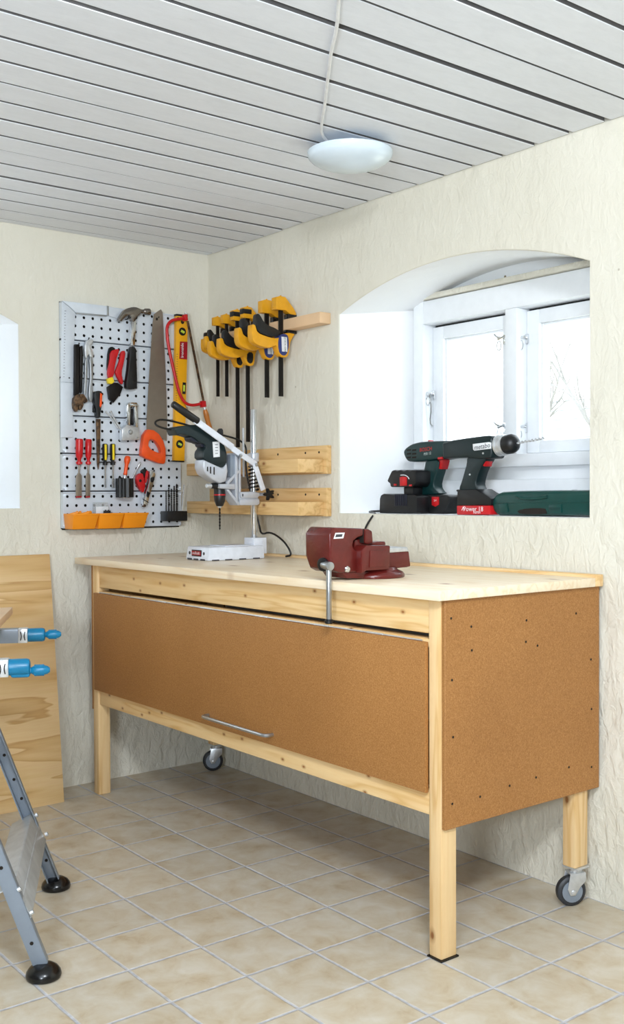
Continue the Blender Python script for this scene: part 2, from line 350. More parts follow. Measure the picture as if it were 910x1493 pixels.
def arc_outline(a0, a1, z0, zs, rise, n=28):
    c = (a0+a1)/2; hw = (a1-a0)/2; R = (hw*hw+rise*rise)/(2*rise); cz = zs+rise-R
    t = math.asin(hw/R); pts = [(a0, z0), (a1, z0)]
    for i in range(n+1):
        th = t-2*t*i/n; pts.append((c+R*math.sin(th), cz+R*math.cos(th)))
    return pts
def niche_wall(name, A0, A1, Zt, front, back, depth, rect, mp, label):
    mb = MB(); bm = mb.bm
    def loop(pts, d): return [bm.verts.new(mp(a, z, d)) for a, z in pts]
    def edges(vs): return [bm.edges.get((vs[i], vs[(i+1) % len(vs)])) or bm.edges.new((vs[i], vs[(i+1) % len(vs)])) for i in range(len(vs))]
    def grow(pts, e):
        cx = sum(p[0] for p in pts)/len(pts); cz = sum(p[1] for p in pts)/len(pts); out = []
        n = len(pts)
        for i, p in enumerate(pts):
            a, b = Vector(pts[i-1]), Vector(pts[(i+1) % n]); p = Vector(p)
            t = ((p-a).normalized()+(b-p).normalized()).normalized(); out.append((p.x+t.y*e, p.y-t.x*e))
        return out
    outer = loop([(A0, -.05), (A1, -.05), (A1, Zt), (A0, Zt)], 0); r0 = loop(grow(front, .006), 0)
    bmesh.ops.triangle_fill(bm, use_beauty=True, edges=edges(outer)+edges(r0))
    r1 = loop(grow(front, .0018), .0018); r2 = loop(front, .006); rb = loop(back, depth)
    mb.join(r0, r1); mb.join(r1, r2); mb.mi = 1; mb.join(r2, rb)
    k = len(bm.faces); a0, a1, z0, z1 = rect
    hole = loop([(a0, z0), (a1, z0), (a1, z1), (a0, z1)], depth); rb2 = loop(back, depth)
    fs = bmesh.ops.triangle_fill(bm, use_beauty=True, edges=edges(rb2)+edges(hole))
    for g in fs['geom']:
        if isinstance(g, bmesh.types.BMFace): g.material_index = 1
    ho = loop([(a0, z0), (a1, z0), (a1, z1), (a0, z1)], depth+.16); mb.join(hole, ho)
    # outer face of the thick wall
    mb.mi = 0; o2 = loop([(A0, -.05), (A1, -.05), (A1, Zt), (A0, Zt)], depth+.16)
    fs = bmesh.ops.triangle_fill(bm, use_beauty=True, edges=edges(o2)+edges(ho)); mb.join(outer, o2)
    bmesh.ops.remove_doubles(bm, verts=bm.verts[:], dist=1e-5)
    return struct(mb.build(name, ['plaster', 'plaster_w'], loc=(0, 0, 0), ang=40), label, 'wall')
F1 = arc_outline(.853, 1.928, 1.049, 1.752, .105); B1 = arc_outline(.915, 1.862, 1.049, 1.792, .088)
niche_wall('wall_right', 0, RX, 2.16, F1, B1, .33, (.925, 1.845, 1.2052, 1.812), lambda a, z, d: (a, d, z), 'cream plastered wall with the arched window niche over the workbench')
F2 = arc_outline(.826, 1.90, 1.068, 1.748, .125); B2 = arc_outline(.89, 1.836, 1.068, 1.788, .10)
niche_wall('wall_left', -.49, 4.4, 2.16, F2, B2, .33, (.90, 1.82, 1.21, 1.80), lambda a, z, d: (-d, -a, z), 'cream plastered wall behind the tool panel')
struct(MB().box(0, RX, RY-.25, RY, 0, 2.16).build('wall_front', 'stone', loc=(0, 0, 0)), 'grey plastered wall facing the workbench', 'wall')
struct(MB().box(RX, RX+.25, RY, 0, 0, 2.16).build('wall_back', 'stone', loc=(0, 0, 0)), 'grey plastered wall at the end of the room', 'wall')

# ceiling: painted boards with open joints
mb = MB(); x = .168-.1215*2; k = 0
while x < RX:
    w = .1215; g0 = .0062+random.uniform(-.0015, .0015); g1 = .0062+random.uniform(-.0015, .0015); dz = random.uniform(-.0015, .0015)
    dark = k in (17,)
    if k in (16,): g1 = .010
    if k in (17,): g0 = .010
    a, b = max(x+g0, .002), x+w-g1; z = 2.113+dz
    if b > .01:
        prof = [(a, z+.0014), (a+.0014, z), (b-.0014, z), (b, z+.0014)]
        mb.mi = 0; mb.prism([(p[0], RY, p[1]) for p in prof], (0, -RY-.004, 0)); mb.mi = 2; mb.box(a+.0001, b-.0001, RY, -.004, z+.0013, z+.024)   # grey side faces stand in for the shade inside the joints
    if k not in (16, 12):
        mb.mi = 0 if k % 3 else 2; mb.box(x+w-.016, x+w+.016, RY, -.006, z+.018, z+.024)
    x += w; k += 1
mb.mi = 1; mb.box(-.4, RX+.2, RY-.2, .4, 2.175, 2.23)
mgap = simple('joint_shade_grey', lin(112, 110, 110), .8)
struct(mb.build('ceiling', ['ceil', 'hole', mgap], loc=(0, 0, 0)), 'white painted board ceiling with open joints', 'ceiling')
# thin painted beads covering joints on the ceiling corner
# ------------------------------------------------------------------ windows
def window(n, a0, a1, z0, z1, mp, label, yb=.33, hooks=True):
    root = thing('window_%d' % n, label, 'window', mp((a0+a1)/2, z0, yb)); struct(root)
    W = lambda mb, a, b, d0, d1, e, f: mb.hexa([mp(a, e, d0), mp(b, e, d0), mp(b, e, d1), mp(a, e, d1)], [mp(a, f, d0), mp(b, f, d0), mp(b, f, d1), mp(a, f, d1)])
    f0, f1 = yb-.035, yb+.10; mid = (a0+a1)/2+.005
    mb = MB()
    W(mb, a0, a0+.05, f0, f1, z0, z1); W(mb, a1-.05, a1, f0, f1, z0, z1); W(mb, a0+.05, a1-.05, f0, f1, z1-.083, z1); W(mb, a0+.05, a1-.05, f0, f1, z0, z0+.042)
    W(mb, mid-.025, mid+.025, f0, f1, z0+.042, z1-.083)
    mb.build('window_frame', 'white', root, .003)
    mb = MB(); W(mb, a0+.05, mid-.025, yb+.03, yb+.08, z1-.090, z1-.0835); W(mb, mid+.025, a1-.05, yb+.03, yb+.08, z1-.090, z1-.0835)
    mb.build('sash_gap_shade', 'black', root)  # black strip stands in for the shaded gap above the sashes
    mb = MB(); W(mb, a0-.02, a1+.0, yb-.045, yb-.002, z1+.002, z1+.022); mb.build('head_trim', 'plaster', root, .004)
    for a, b in ((a0+.052, mid-.027), (mid+.027, a1-.052)):
        e, f = z0+.045, z1-.091; mb = MB(); st = .052
        d0, d1 = yb+.015, yb+.06
        W(mb, a, a+st, d0, d1, e, f); W(mb, b-st, b, d0, d1, e, f); W(mb, a+st, b-st, d0, d1, f-.045, f); W(mb, a+st, b-st, d0, d1, e, e+.04)
        W(mb, a+st, a+st+.008, d0+.012, d1, e+.04, f-.045); W(mb, b-st-.008, b-st, d0+.012, d1, e+.04, f-.045); W(mb, a+st+.008, b-st-.008, d0+.012, d1, f-.053, f-.045)
        s = mb.build('sash', 'white', root, .0025)
        mb = MB(); W(mb, a+st, b-st, yb+.040, yb+.044, e+.04, f-.045); mb.build('glass_pane', 'glass', s)
    return root
mpR = lambda a, z, d: Vector((a, d, z)); mpL = lambda a, z, d: Vector((-d, -a, z))
win = window(1, .925, 1.845, 1.205, 1.812, mpR, 'white double casement window in the arched niche above the drills')
window(2, .90, 1.82, 1.21, 1.80, mpL, 'white casement window in the niche left of the tool panel')
mb = MB(); mb.box(.89, 1.885, .27, .329, 1.05, 1.163)
struct(mb.build('trim_1', 'white', bevel=.006), 'white board along the foot of the window niche', 'trim')
# hasps and hooks on the window
def hook(q, y, flip=1, long=0):
    c = aty(q, y); mb = MB()
    mb.box(c.x-.006, c.x+.006, y-.003, y+.004, c.z-.016, c.z+.016)
    mb.cyl(c+Vector((0, -.002, .004)), c+Vector((0, -.022, .004)), .004, .003, 10)
    mb.tube([c+Vector((0, -.018, .004)), c+Vector((-.016*flip, -.022, .008)), c+Vector((-.03*flip, -.018, .018))], .0035, 8, 1)
    mb.cyl(c+Vector((-.012*flip, -.02, .0)), c+Vector((.012*flip, -.02, .006)), .005, .004, 10)
    r = [c+Vector((.009*math.sin(t)-.006*flip, -.022, -.022-.016*math.cos(t))) for t in [2*PI*i/14 for i in range(15)]]
    mb.tube(r, .0018, 6)
    if long: mb.tube([c+Vector((0, -.018, 0)), c+Vector((.006, -.016, -.05)), c+Vector((-.004, -.014, -.10)), c+Vector((.006, -.012, -.115))], .003, 8, 1)
    mb.build('window_catch', 'chrome', win)
for q, y, fl, lg in (((736, 495), .325, 1, 0), ((768, 494), .34, 1, 0), ((632, 576), .335, 1, 1), ((736, 623), .325, 1, 0), ((766, 624), .34, 1, 0)): hook(q, y, fl, lg)

# ------------------------------------------------------------------ outside
struct(MB().box(-30, 25, .6, 40, -.35, -.25).build('ground', 'snow', loc=(0, 0, -.3)), 'pale winter ground outside the window', 'ground')
hs = thing('house', 'pale house with a sloping roof edge beyond the right window pane', 'house', (-13, 20, -.3)); hs['kind'] = 'structure'
mb = MB(); mb.prism([(-22, 18, -.3), (-7.8, 18, -.3), (-7.8, 18, 3.5), (-14.6, 18, 6.5), (-22, 18, 3.3)], (0, 7, 0)); mb.build('house_wall', 'siding', hs)
mb = MB()
for i in range(16): mb.box(-21.9, -7.9, 17.97, 18, .0+i*.22, .015+i*.22)
mb.build('siding_line', 'slate', hs)
mb = MB(); mb.prism([(-7.2, 17.6, 3.2), (-14.6, 17.6, 6.55), (-14.6, 17.6, 6.75), (-7.2, 17.6, 3.4)], (0, 7.6, 0)); mb.prism([(-22.6, 17.6, 3.0), (-14.6, 17.6, 6.55), (-14.6, 17.6, 6.75), (-22.6, 17.6, 3.2)], (0, 7.6, 0)); mb.build('house_roof', 'slate', hs)
def tree(x, y, h, seed, label):
    rnd = random.Random(seed); t = thing('bare_tree', label, 'tree', (x, y, -.28), 'bare trees outside')
    mb = MB()
    def br(p, d, l, r, lev):
        pts = [p]; 
        for i in range(4):
            d = (d+Vector((rnd.uniform(-.22, .22), rnd.uniform(-.22, .22), rnd.uniform(-.05, .15)))).normalized(); pts.append(pts[-1]+d*l/4)
        mb.tube(pts, lambda t: r*(1-.55*t), 5)
        if lev:
            for i in range(5 if lev > 1 else 6):
                k = rnd.randint(1, 4); dd = (d+Vector((rnd.uniform(-1, 1), rnd.uniform(-1, 1), rnd.uniform(-.2, .8)))).normalized(); br(pts[k], dd, l*rnd.uniform(.45, .7), r*.42, lev-1)
    br(Vector((x, y, -.28)), Vector((0, 0, 1)), h*.55, .07, 3)
    mb.build('trunk', 'bark', t)
tree(-3.55, 7.0, 3.3, 5, 'bare tree with thin branches in the middle of the right window pane')
tree(-6.1, 9.9, 3.9, 21, 'bare tree further off behind the first one, at the left of the right pane')
tree(-8.3, 10.5, 2.2, 11, 'low bare shrub seen through the left window pane')

# ------------------------------------------------------------------ ceiling lamp
lc = Vector((1.437, -.439, 0))
lamp = thing('ceiling_lamp', 'round opal glass ceiling lamp fixed to the white boards', 'lamp', (lc.x, lc.y, 2.112))
mb = MB(); mb.lathe((lc.x, lc.y, 2.112), (0, 0, -1), [(0, .05), (.022, .05), (.024, .046)], 24); mb.build('lamp_base', 'gsteel', lamp)
prof = [(0, .05), (.001, .115), (.004, .1215), (.008, .121)]
for i in range(1, 9):
    t = i/8*PI/2; prof.append((.008+.043*math.sin(t), .121*math.cos(t)+.0005))
mb = MB(); mb.lathe((lc.x, lc.y, 2.0895), (0, 0, -1), prof, 40); mb.build('lamp_shade', 'opal', lamp, ang=60)
mb = MB(); a = atz((468, 196), 2.105); b = atz((499, -30), 2.105); pts = [Vector((lc.x-.02, lc.y-.05, 2.10)), a]
for i in range(1, 9):
    p = a.lerp(b, i/8); p += Vector((random.uniform(-.003, .003), random.uniform(-.003, .003), .003)); pts.append(p)
pts.append(b.lerp(a, -1.2)); mb.tube(pts, .0042, 8, 1); mb.build('lamp_cable', 'cord', lamp)

# ------------------------------------------------------------------ workbench
bench = thing('workbench', 'large pine workbench with brown hardboard flap and side panels', 'workbench', (1.0, -.32, 0))
def bw(v): return Vector((v.x, v.y, v.z+.005*(v.x-1.97)*min(1, v.z/.88)))
def bb(name, mat, dims, bevel=.003, parent=bench):
    return MB().box(*dims).warp(bw).build(name, mat, parent, bevel)
bb('tabletop', 'top', (.05, 1.985, -.635, -.045, .866, .890), .0025)
bb('rear_batten', 'pine_x', (.05, 1.985, -.0445, -.012, .866, .898), .002)
legs = [bb('leg', 'pine_z', (1.918, 1.9595, -.604, -.552, .004, .8655)), bb('leg', 'pine_z', (.1365, .178, -.604, -.556, .0, .8655)),
        bb('leg', 'pine_z', (1.918, 1.9595, -.100, -.045, .110, .8655)), bb('leg', 'pine_z', (.1365, .178, -.100, -.045, .110, .8655))]
bb('foot_pad', 'rubber', (1.914, 1.964, -.608, -.548, .0, .004), .001, legs[0])
bb('apron', 'rail', (.1785, 1.9175, -.598, -.574, .781, .8655))
bb('rear_apron', 'rail', (.1785, 1.9175, -.07, -.046, .781, .8655))
bb('bottom_rail', 'rail', (.1785, 1.9175, -.600, -.574, .342, .407))
bb('bottom_rail', 'rail', (.1785, 1.9175, -.07, -.046, .342, .407))
bb('shelf_board', 'hard', (.1785, 1.9175, -.573, -.071, .395, .407), .001)
bb('hinge_batten', 'rail', (.1785, 1.9175, -.600, -.560, .748, .768), .002)
# end panels with their screws
def screws(mb, pts, x, s):
    mb.mi = 1
    for yy, zz in pts: mb.cyl((x, yy, zz), (x+.0006*s, yy, zz), .0032, None, 8)
mb = MB().box(1.960, 1.972, -.603, -.012, .318, .8655).warp(bw)
bmesh.ops.bevel(mb.bm, geom=mb.bm.edges[:], offset=.0015, segments=1, affect='EDGES')
def ZP(u, v): return (600+u*.4021, 820+v*.4019)
sp = [ZP(*p) for p in ((144, 203), (217, 233), (417, 210), (597, 185), (219, 319), (415, 288), (147, 427), (651, 352), (653, 532), (151, 634), (148, 876), (249, 850), (356, 810), (452, 780), (571, 743), (653, 742), (457, 302))]
screws(mb, [(atx(q, 1.972).y, atx(q, 1.972).z) for q in sp], 1.972, 1); mb.build('side_panel', ['hard', 'hole'], bench)
bb('side_panel', 'hard', (.124, .136, -.603, -.012, .318, .8655), .001)
# hinged front flap
flap = bb('flap', 'hard', (.166, 1.9175, -.616, -.604, .398, .762), .0015)
mb = MB(); mb.tube([(.2, -.608, .7645), (1.90, -.608, .7645)], .0022, 8)
for xx in (.33, .62, .9, 1.2, 1.48, 1.7): mb.cyl((xx, -.608, .7645), (xx+.06, -.608, .7645), .0032, None, 8)
mb.warp(bw).build('hinge', 'zinc', flap)
ha = aty((294, 1046), -.642); hb = aty((387, 1070), -.642)
mb = MB(); hz = .428
mb.tube([(ha.x, -.615, hz), (ha.x, -.632, hz), (ha.x+.004, -.641, hz), (ha.x+.02, -.644, hz), (hb.x-.02, -.644, hz), (hb.x-.004, -.641, hz), (hb.x, -.632, hz), (hb.x, -.615, hz)], .0055, 10, 1)
mb.build('handle', 'steel', flap)
def caster(cx, cy, ang):
    c = Vector((cx, cy, 0)); ax = Vector((math.cos(ang), math.sin(ang), 0)); fw = Vector((-ax.y, ax.x, 0))   # ax: wheel axle
    mb = MB(); mb.box(cx-.026, cx+.026, cy-.026, cy+.026, .104, .1095); mb.cyl((cx, cy, .09), (cx, cy, .104), .017, None, 16)
    wc = c - fw*.014 + Vector((0, 0, .041))
    for s in (-1, 1):
        p = [(.022, .092), (-.022, .092), (-.03, .05), (-.022, .032), (-.008, .032), (.006, .055), (.022, .07)]
        mb.prism([c+fw*u+ax*(s*.0165)+Vector((0, 0, v)) for u, v in p], ax*.0025*s)
    mb.obox(c+Vector((0, 0, .0905)), fw*.022, ax*.018, (0, 0, .0025)); mb.cyl(wc-ax*.022, wc+ax*.022, .006, None, 8)
    cs = mb.build('caster', 'zinc', bench, .001)
    mb = MB(); mb.lathe(wc-ax*.0125, ax, [(0, .031), (.001, .036), (.005, .0405), (.02, .0405), (.024, .036), (.025, .031)], 28); mb.build('tyre', 'tyre', cs)
    mb = MB(); mb.lathe(wc-ax*.0145, ax, [(0, .010), (.001, .029), (.003, .0295), (.004, .026), (.025, .026), (.026, .0295), (.028, .029), (.029, .010)], 24); mb.build('wheel', 'gsteel', cs)
caster(1.938, -.070, math.radians(-28)); caster(.155, -.072, math.radians(-28))

# ------------------------------------------------------------------ plywood sheet against the left wall
ply = MB(); b0, b1, t0, t1 = -1.75, -.742, -1.75, -.722
ply.hexa([(.158, b0, .0), (.176, b0, .0), (.176, b1, .0), (.158, b1, .0)], [(.004, t0, .895), (.022, t0, .895), (.022, t1, .895), (.004, t1, .895)])
tag(ply.build('plywood_sheet', 'ply', bevel=.001), 'upright plywood sheet with wavy grain leaning on the left wall', 'plywood')
# ------------------------------------------------------------------ helpers for things hanging on the left wall (x) or standing along the right wall (y)
def PL(mb, pts, x0, x1, rnd=0):
    q = [atx(p, x1) for p in pts]; yz = chaikin([(v.y, v.z) for v in q], rnd)
    return mb.prism([(x0, y, z) for y, z in yz], (x1-x0, 0, 0))
def PR(mb, pts, y0, y1, rnd=0):       # y0 nearer to the room
    q = [aty(p, y0) for p in pts]; xz = chaikin([(v.x, v.z) for v in q], rnd)
    return mb.prism([(x, y0, z) for x, z in xz], (0, y1-y0, 0))
def z1(*p): return [Z1(*q) for q in p]
def z2(*p): return [Z2(*q) for q in p]
def zz(x0, y0, x1, y1, w, h):          # a crop of the photograph, as measuring frame
    return lambda u, v: (x0+u*(x1-x0)/w, y0+v*(y1-y0)/h)
YH, ZV = Vector((0, 1, 0)), Vector((0, 0, 1)); XH = Vector((1, 0, 0))

# ------------------------------------------------------------------ perforated steel tool panel: six strips, 14 x 4 holes each
pb = thing('pegboard', 'galvanised perforated steel tool panel of six strips on the left wall', 'tool panel', (0.001, -.41, .987))
PX, PY0, PY1, PZ0, ST = .022, -.667, -.150, .988, .1435
for s in range(6):
    mb = MB(); bm = mb.bm; z0 = PZ0+s*ST+.003; z1_ = PZ0+(s+1)*ST-.004; cz = (z1_-z0)/4; cy = (PY1-PY0)/14
    V = {}
    def vert(y, z, x=PX):
        k = (round(y, 5), round(z, 5), round(x, 5))
        if k not in V: V[k] = bm.verts.new((x, y, z))
        return V[k]
    for i in range(14):
        for j in range(4):
            a, b, c, d = PY0+i*cy, PY0+(i+1)*cy, z0+j*cz, z0+(j+1)*cz; my, mz = (a+b)/2, (c+d)/2; r = .0060
            o = [(b, mz), (b, d), (my, d), (a, d), (a, mz), (a, c), (my, c), (b, c)]
            ov = [vert(*p) for p in o]; iv = [bm.verts.new((PX, my+r*math.cos(t*PI/4), mz+r*math.sin(t*PI/4))) for t in range(8)]
            bv = [bm.verts.new((PX-.0025, v.co.y, v.co.z)) for v in iv]
            for t in range(8): mb.face([ov[t], ov[(t+1) % 8], iv[(t+1) % 8], iv[t]]); mb.face([iv[t], iv[(t+1) % 8], bv[(t+1) % 8], bv[t]])
    # folded edges back to the wall
    for za, sg in ((z0, -1), (z1_, 1)):
        pr = [(PX, za), (PX-.0006, za+.0012*sg), (PX-.004, za+.0016*sg), (.002, za+.0016*sg)]
        for p, q in zip(pr, pr[1:]): mb.face([bm.verts.new((p[0], PY0, p[1])), bm.verts.new((p[0], PY1, p[1])), bm.verts.new((q[0], PY1, q[1])), bm.verts.new((q[0], PY0, q[1]))])
    for yy in (PY0, PY1): mb.face([bm.verts.new((PX, yy, z0)), bm.verts.new((PX, yy, z1_)), bm.verts.new((.002, yy, z1_)), bm.verts.new((.002, yy, z0))])
    mb.tube([(PX-.0005, PY0, z1_-.0035), (PX-.0005, PY1, z1_-.0035)], .0034, 8)
    mb.mi = 1; mb.box(.0005, .0018, PY0, PY1, z0-.004, z1_+.004)  # dark sheet stands in for the shade behind the perforations
    bmesh.ops.remove_doubles(bm, verts=bm.verts[:], dist=2e-5)
    mb.build('panel_strip', ['panel', 'hole'], pb, recalc=True)
mb = MB().box(.001, .008, PY0+.004, PY1-.002, PZ0-.004, PZ0+.001); mb.build('lower_rail', 'dark', pb)

def hook(q, x1):     # steel peg hooks of the panel
    p = atx(q, x1-.004); mb = MB(); mb.tube([(PX-.001, p.y, p.z), (x1-.008, p.y, p.z), (x1+.001, p.y, p.z+.002), (x1+.004, p.y, p.z+.009)], .0022, 8, 1); mb.build('hook', 'dark', pb)
for q, x1 in ((Z1(135, 330), .0345), (Z1(192, 300), .030), (Z1(420, 178), .045), (Z1(470, 178), .045), (Z1(340, 380), .034), (Z1(375, 385), .034), (Z1(262, 610), .034), (Z1(440, 690), .036), (Z1(595, 178), .036), (Z1(738, 200), .027), (Z2(505, 350), .030), (Z2(568, 350), .036), (Z1(705, 182), .066)): hook(q, x1)
# ------------------------------------------------------------------ tools on the panel
t = thing('carpenter_square', 'flat steel carpenter square framing the top left corner of the tool panel', 'square', atx((92, 640), .03))
mb = MB(); PL(mb, z1((40, 75), (82, 108), (118, 142), (106, 545), (35, 540)), .0258, .030); mb.build('blade', 'panel', t, .001)
mb = MB(); PL(mb, z1((42, 73), (300, 103), (405, 128), (402, 178), (372, 178), (300, 156), (120, 140), (84, 106)), .0258, .031); mb.build('arm', 'panel', t, .001)
mb = MB(); PL(mb, z1((300, 101), (312, 103), (312, 160), (300, 158)), .03, .0335); PL(mb, z1((120, 140), (300, 157), (300, 164), (122, 148)), .030, .034); mb.build('clip', 'steel', t, .0008)
mb = MB(); PL(mb, [Z1(35, 541), Z1(107, 546), Z2(104, 150), Z2(34, 150)], .0258, .033); mb.build('stock', 'panel', t, .0015)
mb = MB()
for i in range(24):
    v = 130+i*16.5; PL(mb, z1((56-i*.3, v), (62-i*.3+(4 if i % 5 == 0 else 0), v+.5), (62-i*.3+(4 if i % 5 == 0 else 0), v+3), (56-i*.3, v+2.5)), .030, .0303)
p = atx(Z1(83, 518), .030); mb.cyl(p, p+XH*.0005, .0032, None, 10); mb.build('graduation', 'txtd', t)

# pincers with black handles and rusty jaws, hanging jaws down
Q = zz(90, 500, 160, 620, 871, 1493)
q = lambda *p: [Q(*a) for a in p]
t = thing('pincers', 'old black handled pincers with rusty jaws hanging below the square', 'pliers', atx(Q(310, 1240), .04))
mb = MB(); PL(mb, q((240, 20), (330, 20), (335, 60), (330, 920), (235, 960)), .0345, .050); mb.build('handle', 'dark', t, .004)
mb = MB(); PL(mb, q((338, 60), (385, 40), (395, 280), (380, 900), (335, 920)), .0345, .044); mb.build('handle', 'dark', t, .004)
mb = MB(); PL(mb, q((228, 950), (390, 910), (430, 970), (485, 1050), (440, 1090), (405, 1060), (400, 1140), (350, 1230), (318, 1190), (325, 1120), (300, 1130), (300, 1240), (265, 1250), (215, 1160)), .0345, .054, 1)
p = atx(Q(345, 960), .05); mb.cyl(p+XH*.0, p+XH*.008, .007, None, 12); mb.build('jaws', 'rust', t, .002)

t = thing('slip_joint_pliers', 'bright steel slip joint pliers hanging head up beside the rusty pincers', 'pliers', atx(Q(500, 1080), .04))
mb = MB(); PL(mb, q((430, 0), (470, -60), (560, -75), (580, -20), (520, 60), (585, 180), (570, 300), (520, 290), (500, 190), (470, 240), (440, 300), (415, 140)), .026, .044, 1); mb.build('head', 'zinc', t, .002)
mb = MB(); PL(mb, q((430, 260), (470, 230), (465, 620), (450, 900), (425, 960), (400, 940), (425, 620)), .028, .040, 1); mb.build('handle', 'steel', t, .002)
mb = MB(); PL(mb, q((500, 230), (570, 260), (575, 560), (560, 800), (585, 960), (545, 1090), (490, 1010), (500, 800), (525, 560)), .032, .045, 1); mb.build('handle', 'steel', t, .002)

# claw hammer
Q = zz(130, 440, 240, 540, 910, 827); q = lambda *p: [Q(*a) for a in p]
t = thing('claw_hammer', 'steel claw hammer with black grip hanging at the panel top', 'hammer', atx(Z1(445, 580), .06))
mb = MB(); PL(mb, q((355, 215), (385, 160), (430, 95), (490, 68), (560, 60), (620, 85), (640, 95), (630, 140), (575, 180), (560, 235), (520, 235), (505, 160), (450, 165), (410, 215), (385, 240)), .040, .062, 1)
a, b = atx(Q(610, 115), .051), atx(Q(735, 122), .051); mb.lathe(a, b-a, [(0, .009), ((b-a).length*.35, .008), ((b-a).length*.5, .0125), ((b-a).length*.92, .0135), ((b-a).length, .011)], 16)
mb.build('head', 'headm', t, .0015)
mb = MB(); PL(mb, q((515, 225), (572, 225), (555, 530), (500, 530)), .045, .058); mb.build('shaft', 'chrome', t, .003)
mb = MB(); PL(mb, z1((436, 335), (470, 338), (472, 400), (478, 560), (470, 582), (425, 585), (410, 570), (424, 480), (432, 400)), .040, .064, 1); mb.build('grip', 'black', t, .003)

# aviation snips
t = thing('tin_snips', 'red handled tin snips with yellow catch left of the hammer', 'snips', atx(Z1(330, 660), .04))
for pts, x0, x1 in (([(322, 365), (350, 352), (378, 352), (352, 420), (340, 520), (312, 525), (305, 480), (318, 420)], .028, .042), ([(383, 362), (412, 360), (400, 430), (385, 490), (398, 545), (385, 560), (350, 490), (355, 470), (378, 410)], .034, .048)):
    mb = MB(); PL(mb, z1(*pts), x0, x1, 1); mb.build('handle', 'red', t, .003)
mb = MB(); PL(mb, z1((308, 350), (330, 335), (352, 350), (345, 372), (325, 368), (310, 480), (300, 470)), .026, .034, 1); mb.build('spring', 'dark', t, .001)
mb = MB(); PL(mb, z1((305, 522), (335, 512), (345, 540), (330, 553), (312, 550)), .034, .052); mb.build('catch', 'yel2', t, .002)
mb = MB(); PL(mb, z1((345, 545), (362, 545), (395, 570), (380, 610), (340, 662), (315, 640), (305, 570)), .028, .042, 0); mb.build('blades', 'dark', t, .002)

# file with orange and black handle
t = thing('file', 'long steel file with orange and black handle at panel centre', 'file', atx(Z2(250, 335), .04))
Q = zz(90, 500, 160, 620, 871, 1493); q = lambda *p: [Q(*a) for a in p]
mb = MB(); PL(mb, q((600, 900), (650, 865), (720, 870), (745, 920), (735, 1100), (720, 1200), (700, 1360), (650, 1360), (630, 1200), (610, 1100)), .030, .056, 1)
PL(mb, q((570, 1130), (625, 1090), (640, 1120), (590, 1160), (585, 1200), (620, 1260), (600, 1270), (565, 1220)), .036, .044); mb.build('handle', 'black', t, .004)
mb = MB(); PL(mb, q((700, 900), (740, 930), (735, 1120), (705, 1180), (690, 1140)), .050, .0575); mb.build('grip_inlay', 'orange', t, .002)
mb = MB(); PL(mb, [Z1(240, 755), Z1(265, 755), Z2(262, 200), Z2(258, 300), Z2(252, 335), Z2(246, 300), Z2(243, 150)], .036, .044); mb.build('blade', 'rust', t, .001)

# hand riveter
Q = zz(90, 560, 215, 650, 910, 655); q = lambda *p: [Q(*a) for a in p]
t = thing('riveter', 'shiny hand riveter with one arm spread hanging beside the saw', 'riveter', atx(Q(740, 600), .05))
mb = MB(); PL(mb, q((640, 480), (690, 430), (825, 460), (835, 590), (640, 600)), .034, .060); mb.build('head', 'zinc', t, .004)
p = atx(Q(730, 510), .06); mb = MB(); mb.cyl(p, p+XH*.006, .010, .008, 14); p = atx(Q(800, 570), .06); mb.cyl(p, p+XH*.004, .004, None, 10); mb.build('rivet_nozzle', 'steel', t, .001)
for pts in ([(695, 215), (720, 190), (735, 250), (728, 440), (695, 440)], [(770, 250), (790, 210), (812, 240), (815, 470), (775, 470)], [(700, 205), (740, 190), (800, 195), (825, 235), (790, 245), (765, 235), (735, 245)]):
    mb = MB(); PL(mb, q(*pts), .036, .052); mb.build('handle', 'chrome', t, .003)
mb = MB(); PL(mb, q((735, 260), (768, 260), (770, 440), (735, 430)), .032, .040); mb.build('inner_lever', 'dark', t, .001)
mb = MB(); mb.tube([atx(Q(645, 510), .046), atx(Q(560, 370), .046), atx(Q(515, 285), .046)], .0035, 8); mb.tube([atx(Q(600, 470), .038), atx(Q(520, 350), .036), atx(Q(465, 290), .036)], .003, 8); mb.build('arm', 'zinc', t)

# handsaw
t = thing('hand_saw', 'long handsaw with bright orange handle hanging blade up', 'saw', atx(Z2(570, 300), .04))
mb = MB(); PL(mb, [Z1(572, 150), Z1(612, 122), Z1(622, 140), Z1(640, 500), Z1(648, 760), Z2(646, 170), Z2(530, 110), Z1(530, 760), Z1(545, 500), Z1(565, 200)], .036, .0385); mb.build('blade', 'saw', t)
mb = MB(); PL(mb, z1((583, 172), (594, 170), (594, 186), (583, 186)), .0385, .0388); mb.build('hang_hole', 'hole', t)
outer = [(520, 100), (590, 110), (640, 190), (642, 290), (625, 307), (505, 260), (500, 240)]; inner = [(545, 160), (575, 162), (605, 200), (618, 240), (600, 240), (540, 210)]
mb = MB(); bm = mb.bm
oo = chaikin([(v.y, v.z) for v in (atx(Z2(*p), .052) for p in outer)], 1); ii = chaikin([(v.y, v.z) for v in (atx(Z2(*p), .052) for p in inner)], 1)
for xx in (.026, .052):
    a = [bm.verts.new((xx, *p)) for p in oo]; b = [bm.verts.new((xx, *p)) for p in ii]
    es = [bm.edges.new((l[k], l[(k+1) % len(l)])) for l in (a, b) for k in range(len(l))]
    bmesh.ops.triangle_fill(bm, use_beauty=True, edges=es)
    if xx == .026: a0, b0 = a, b
mb.join(a0, a); mb.join(b0, b); mb.build('handle', 'orange', t, .003)

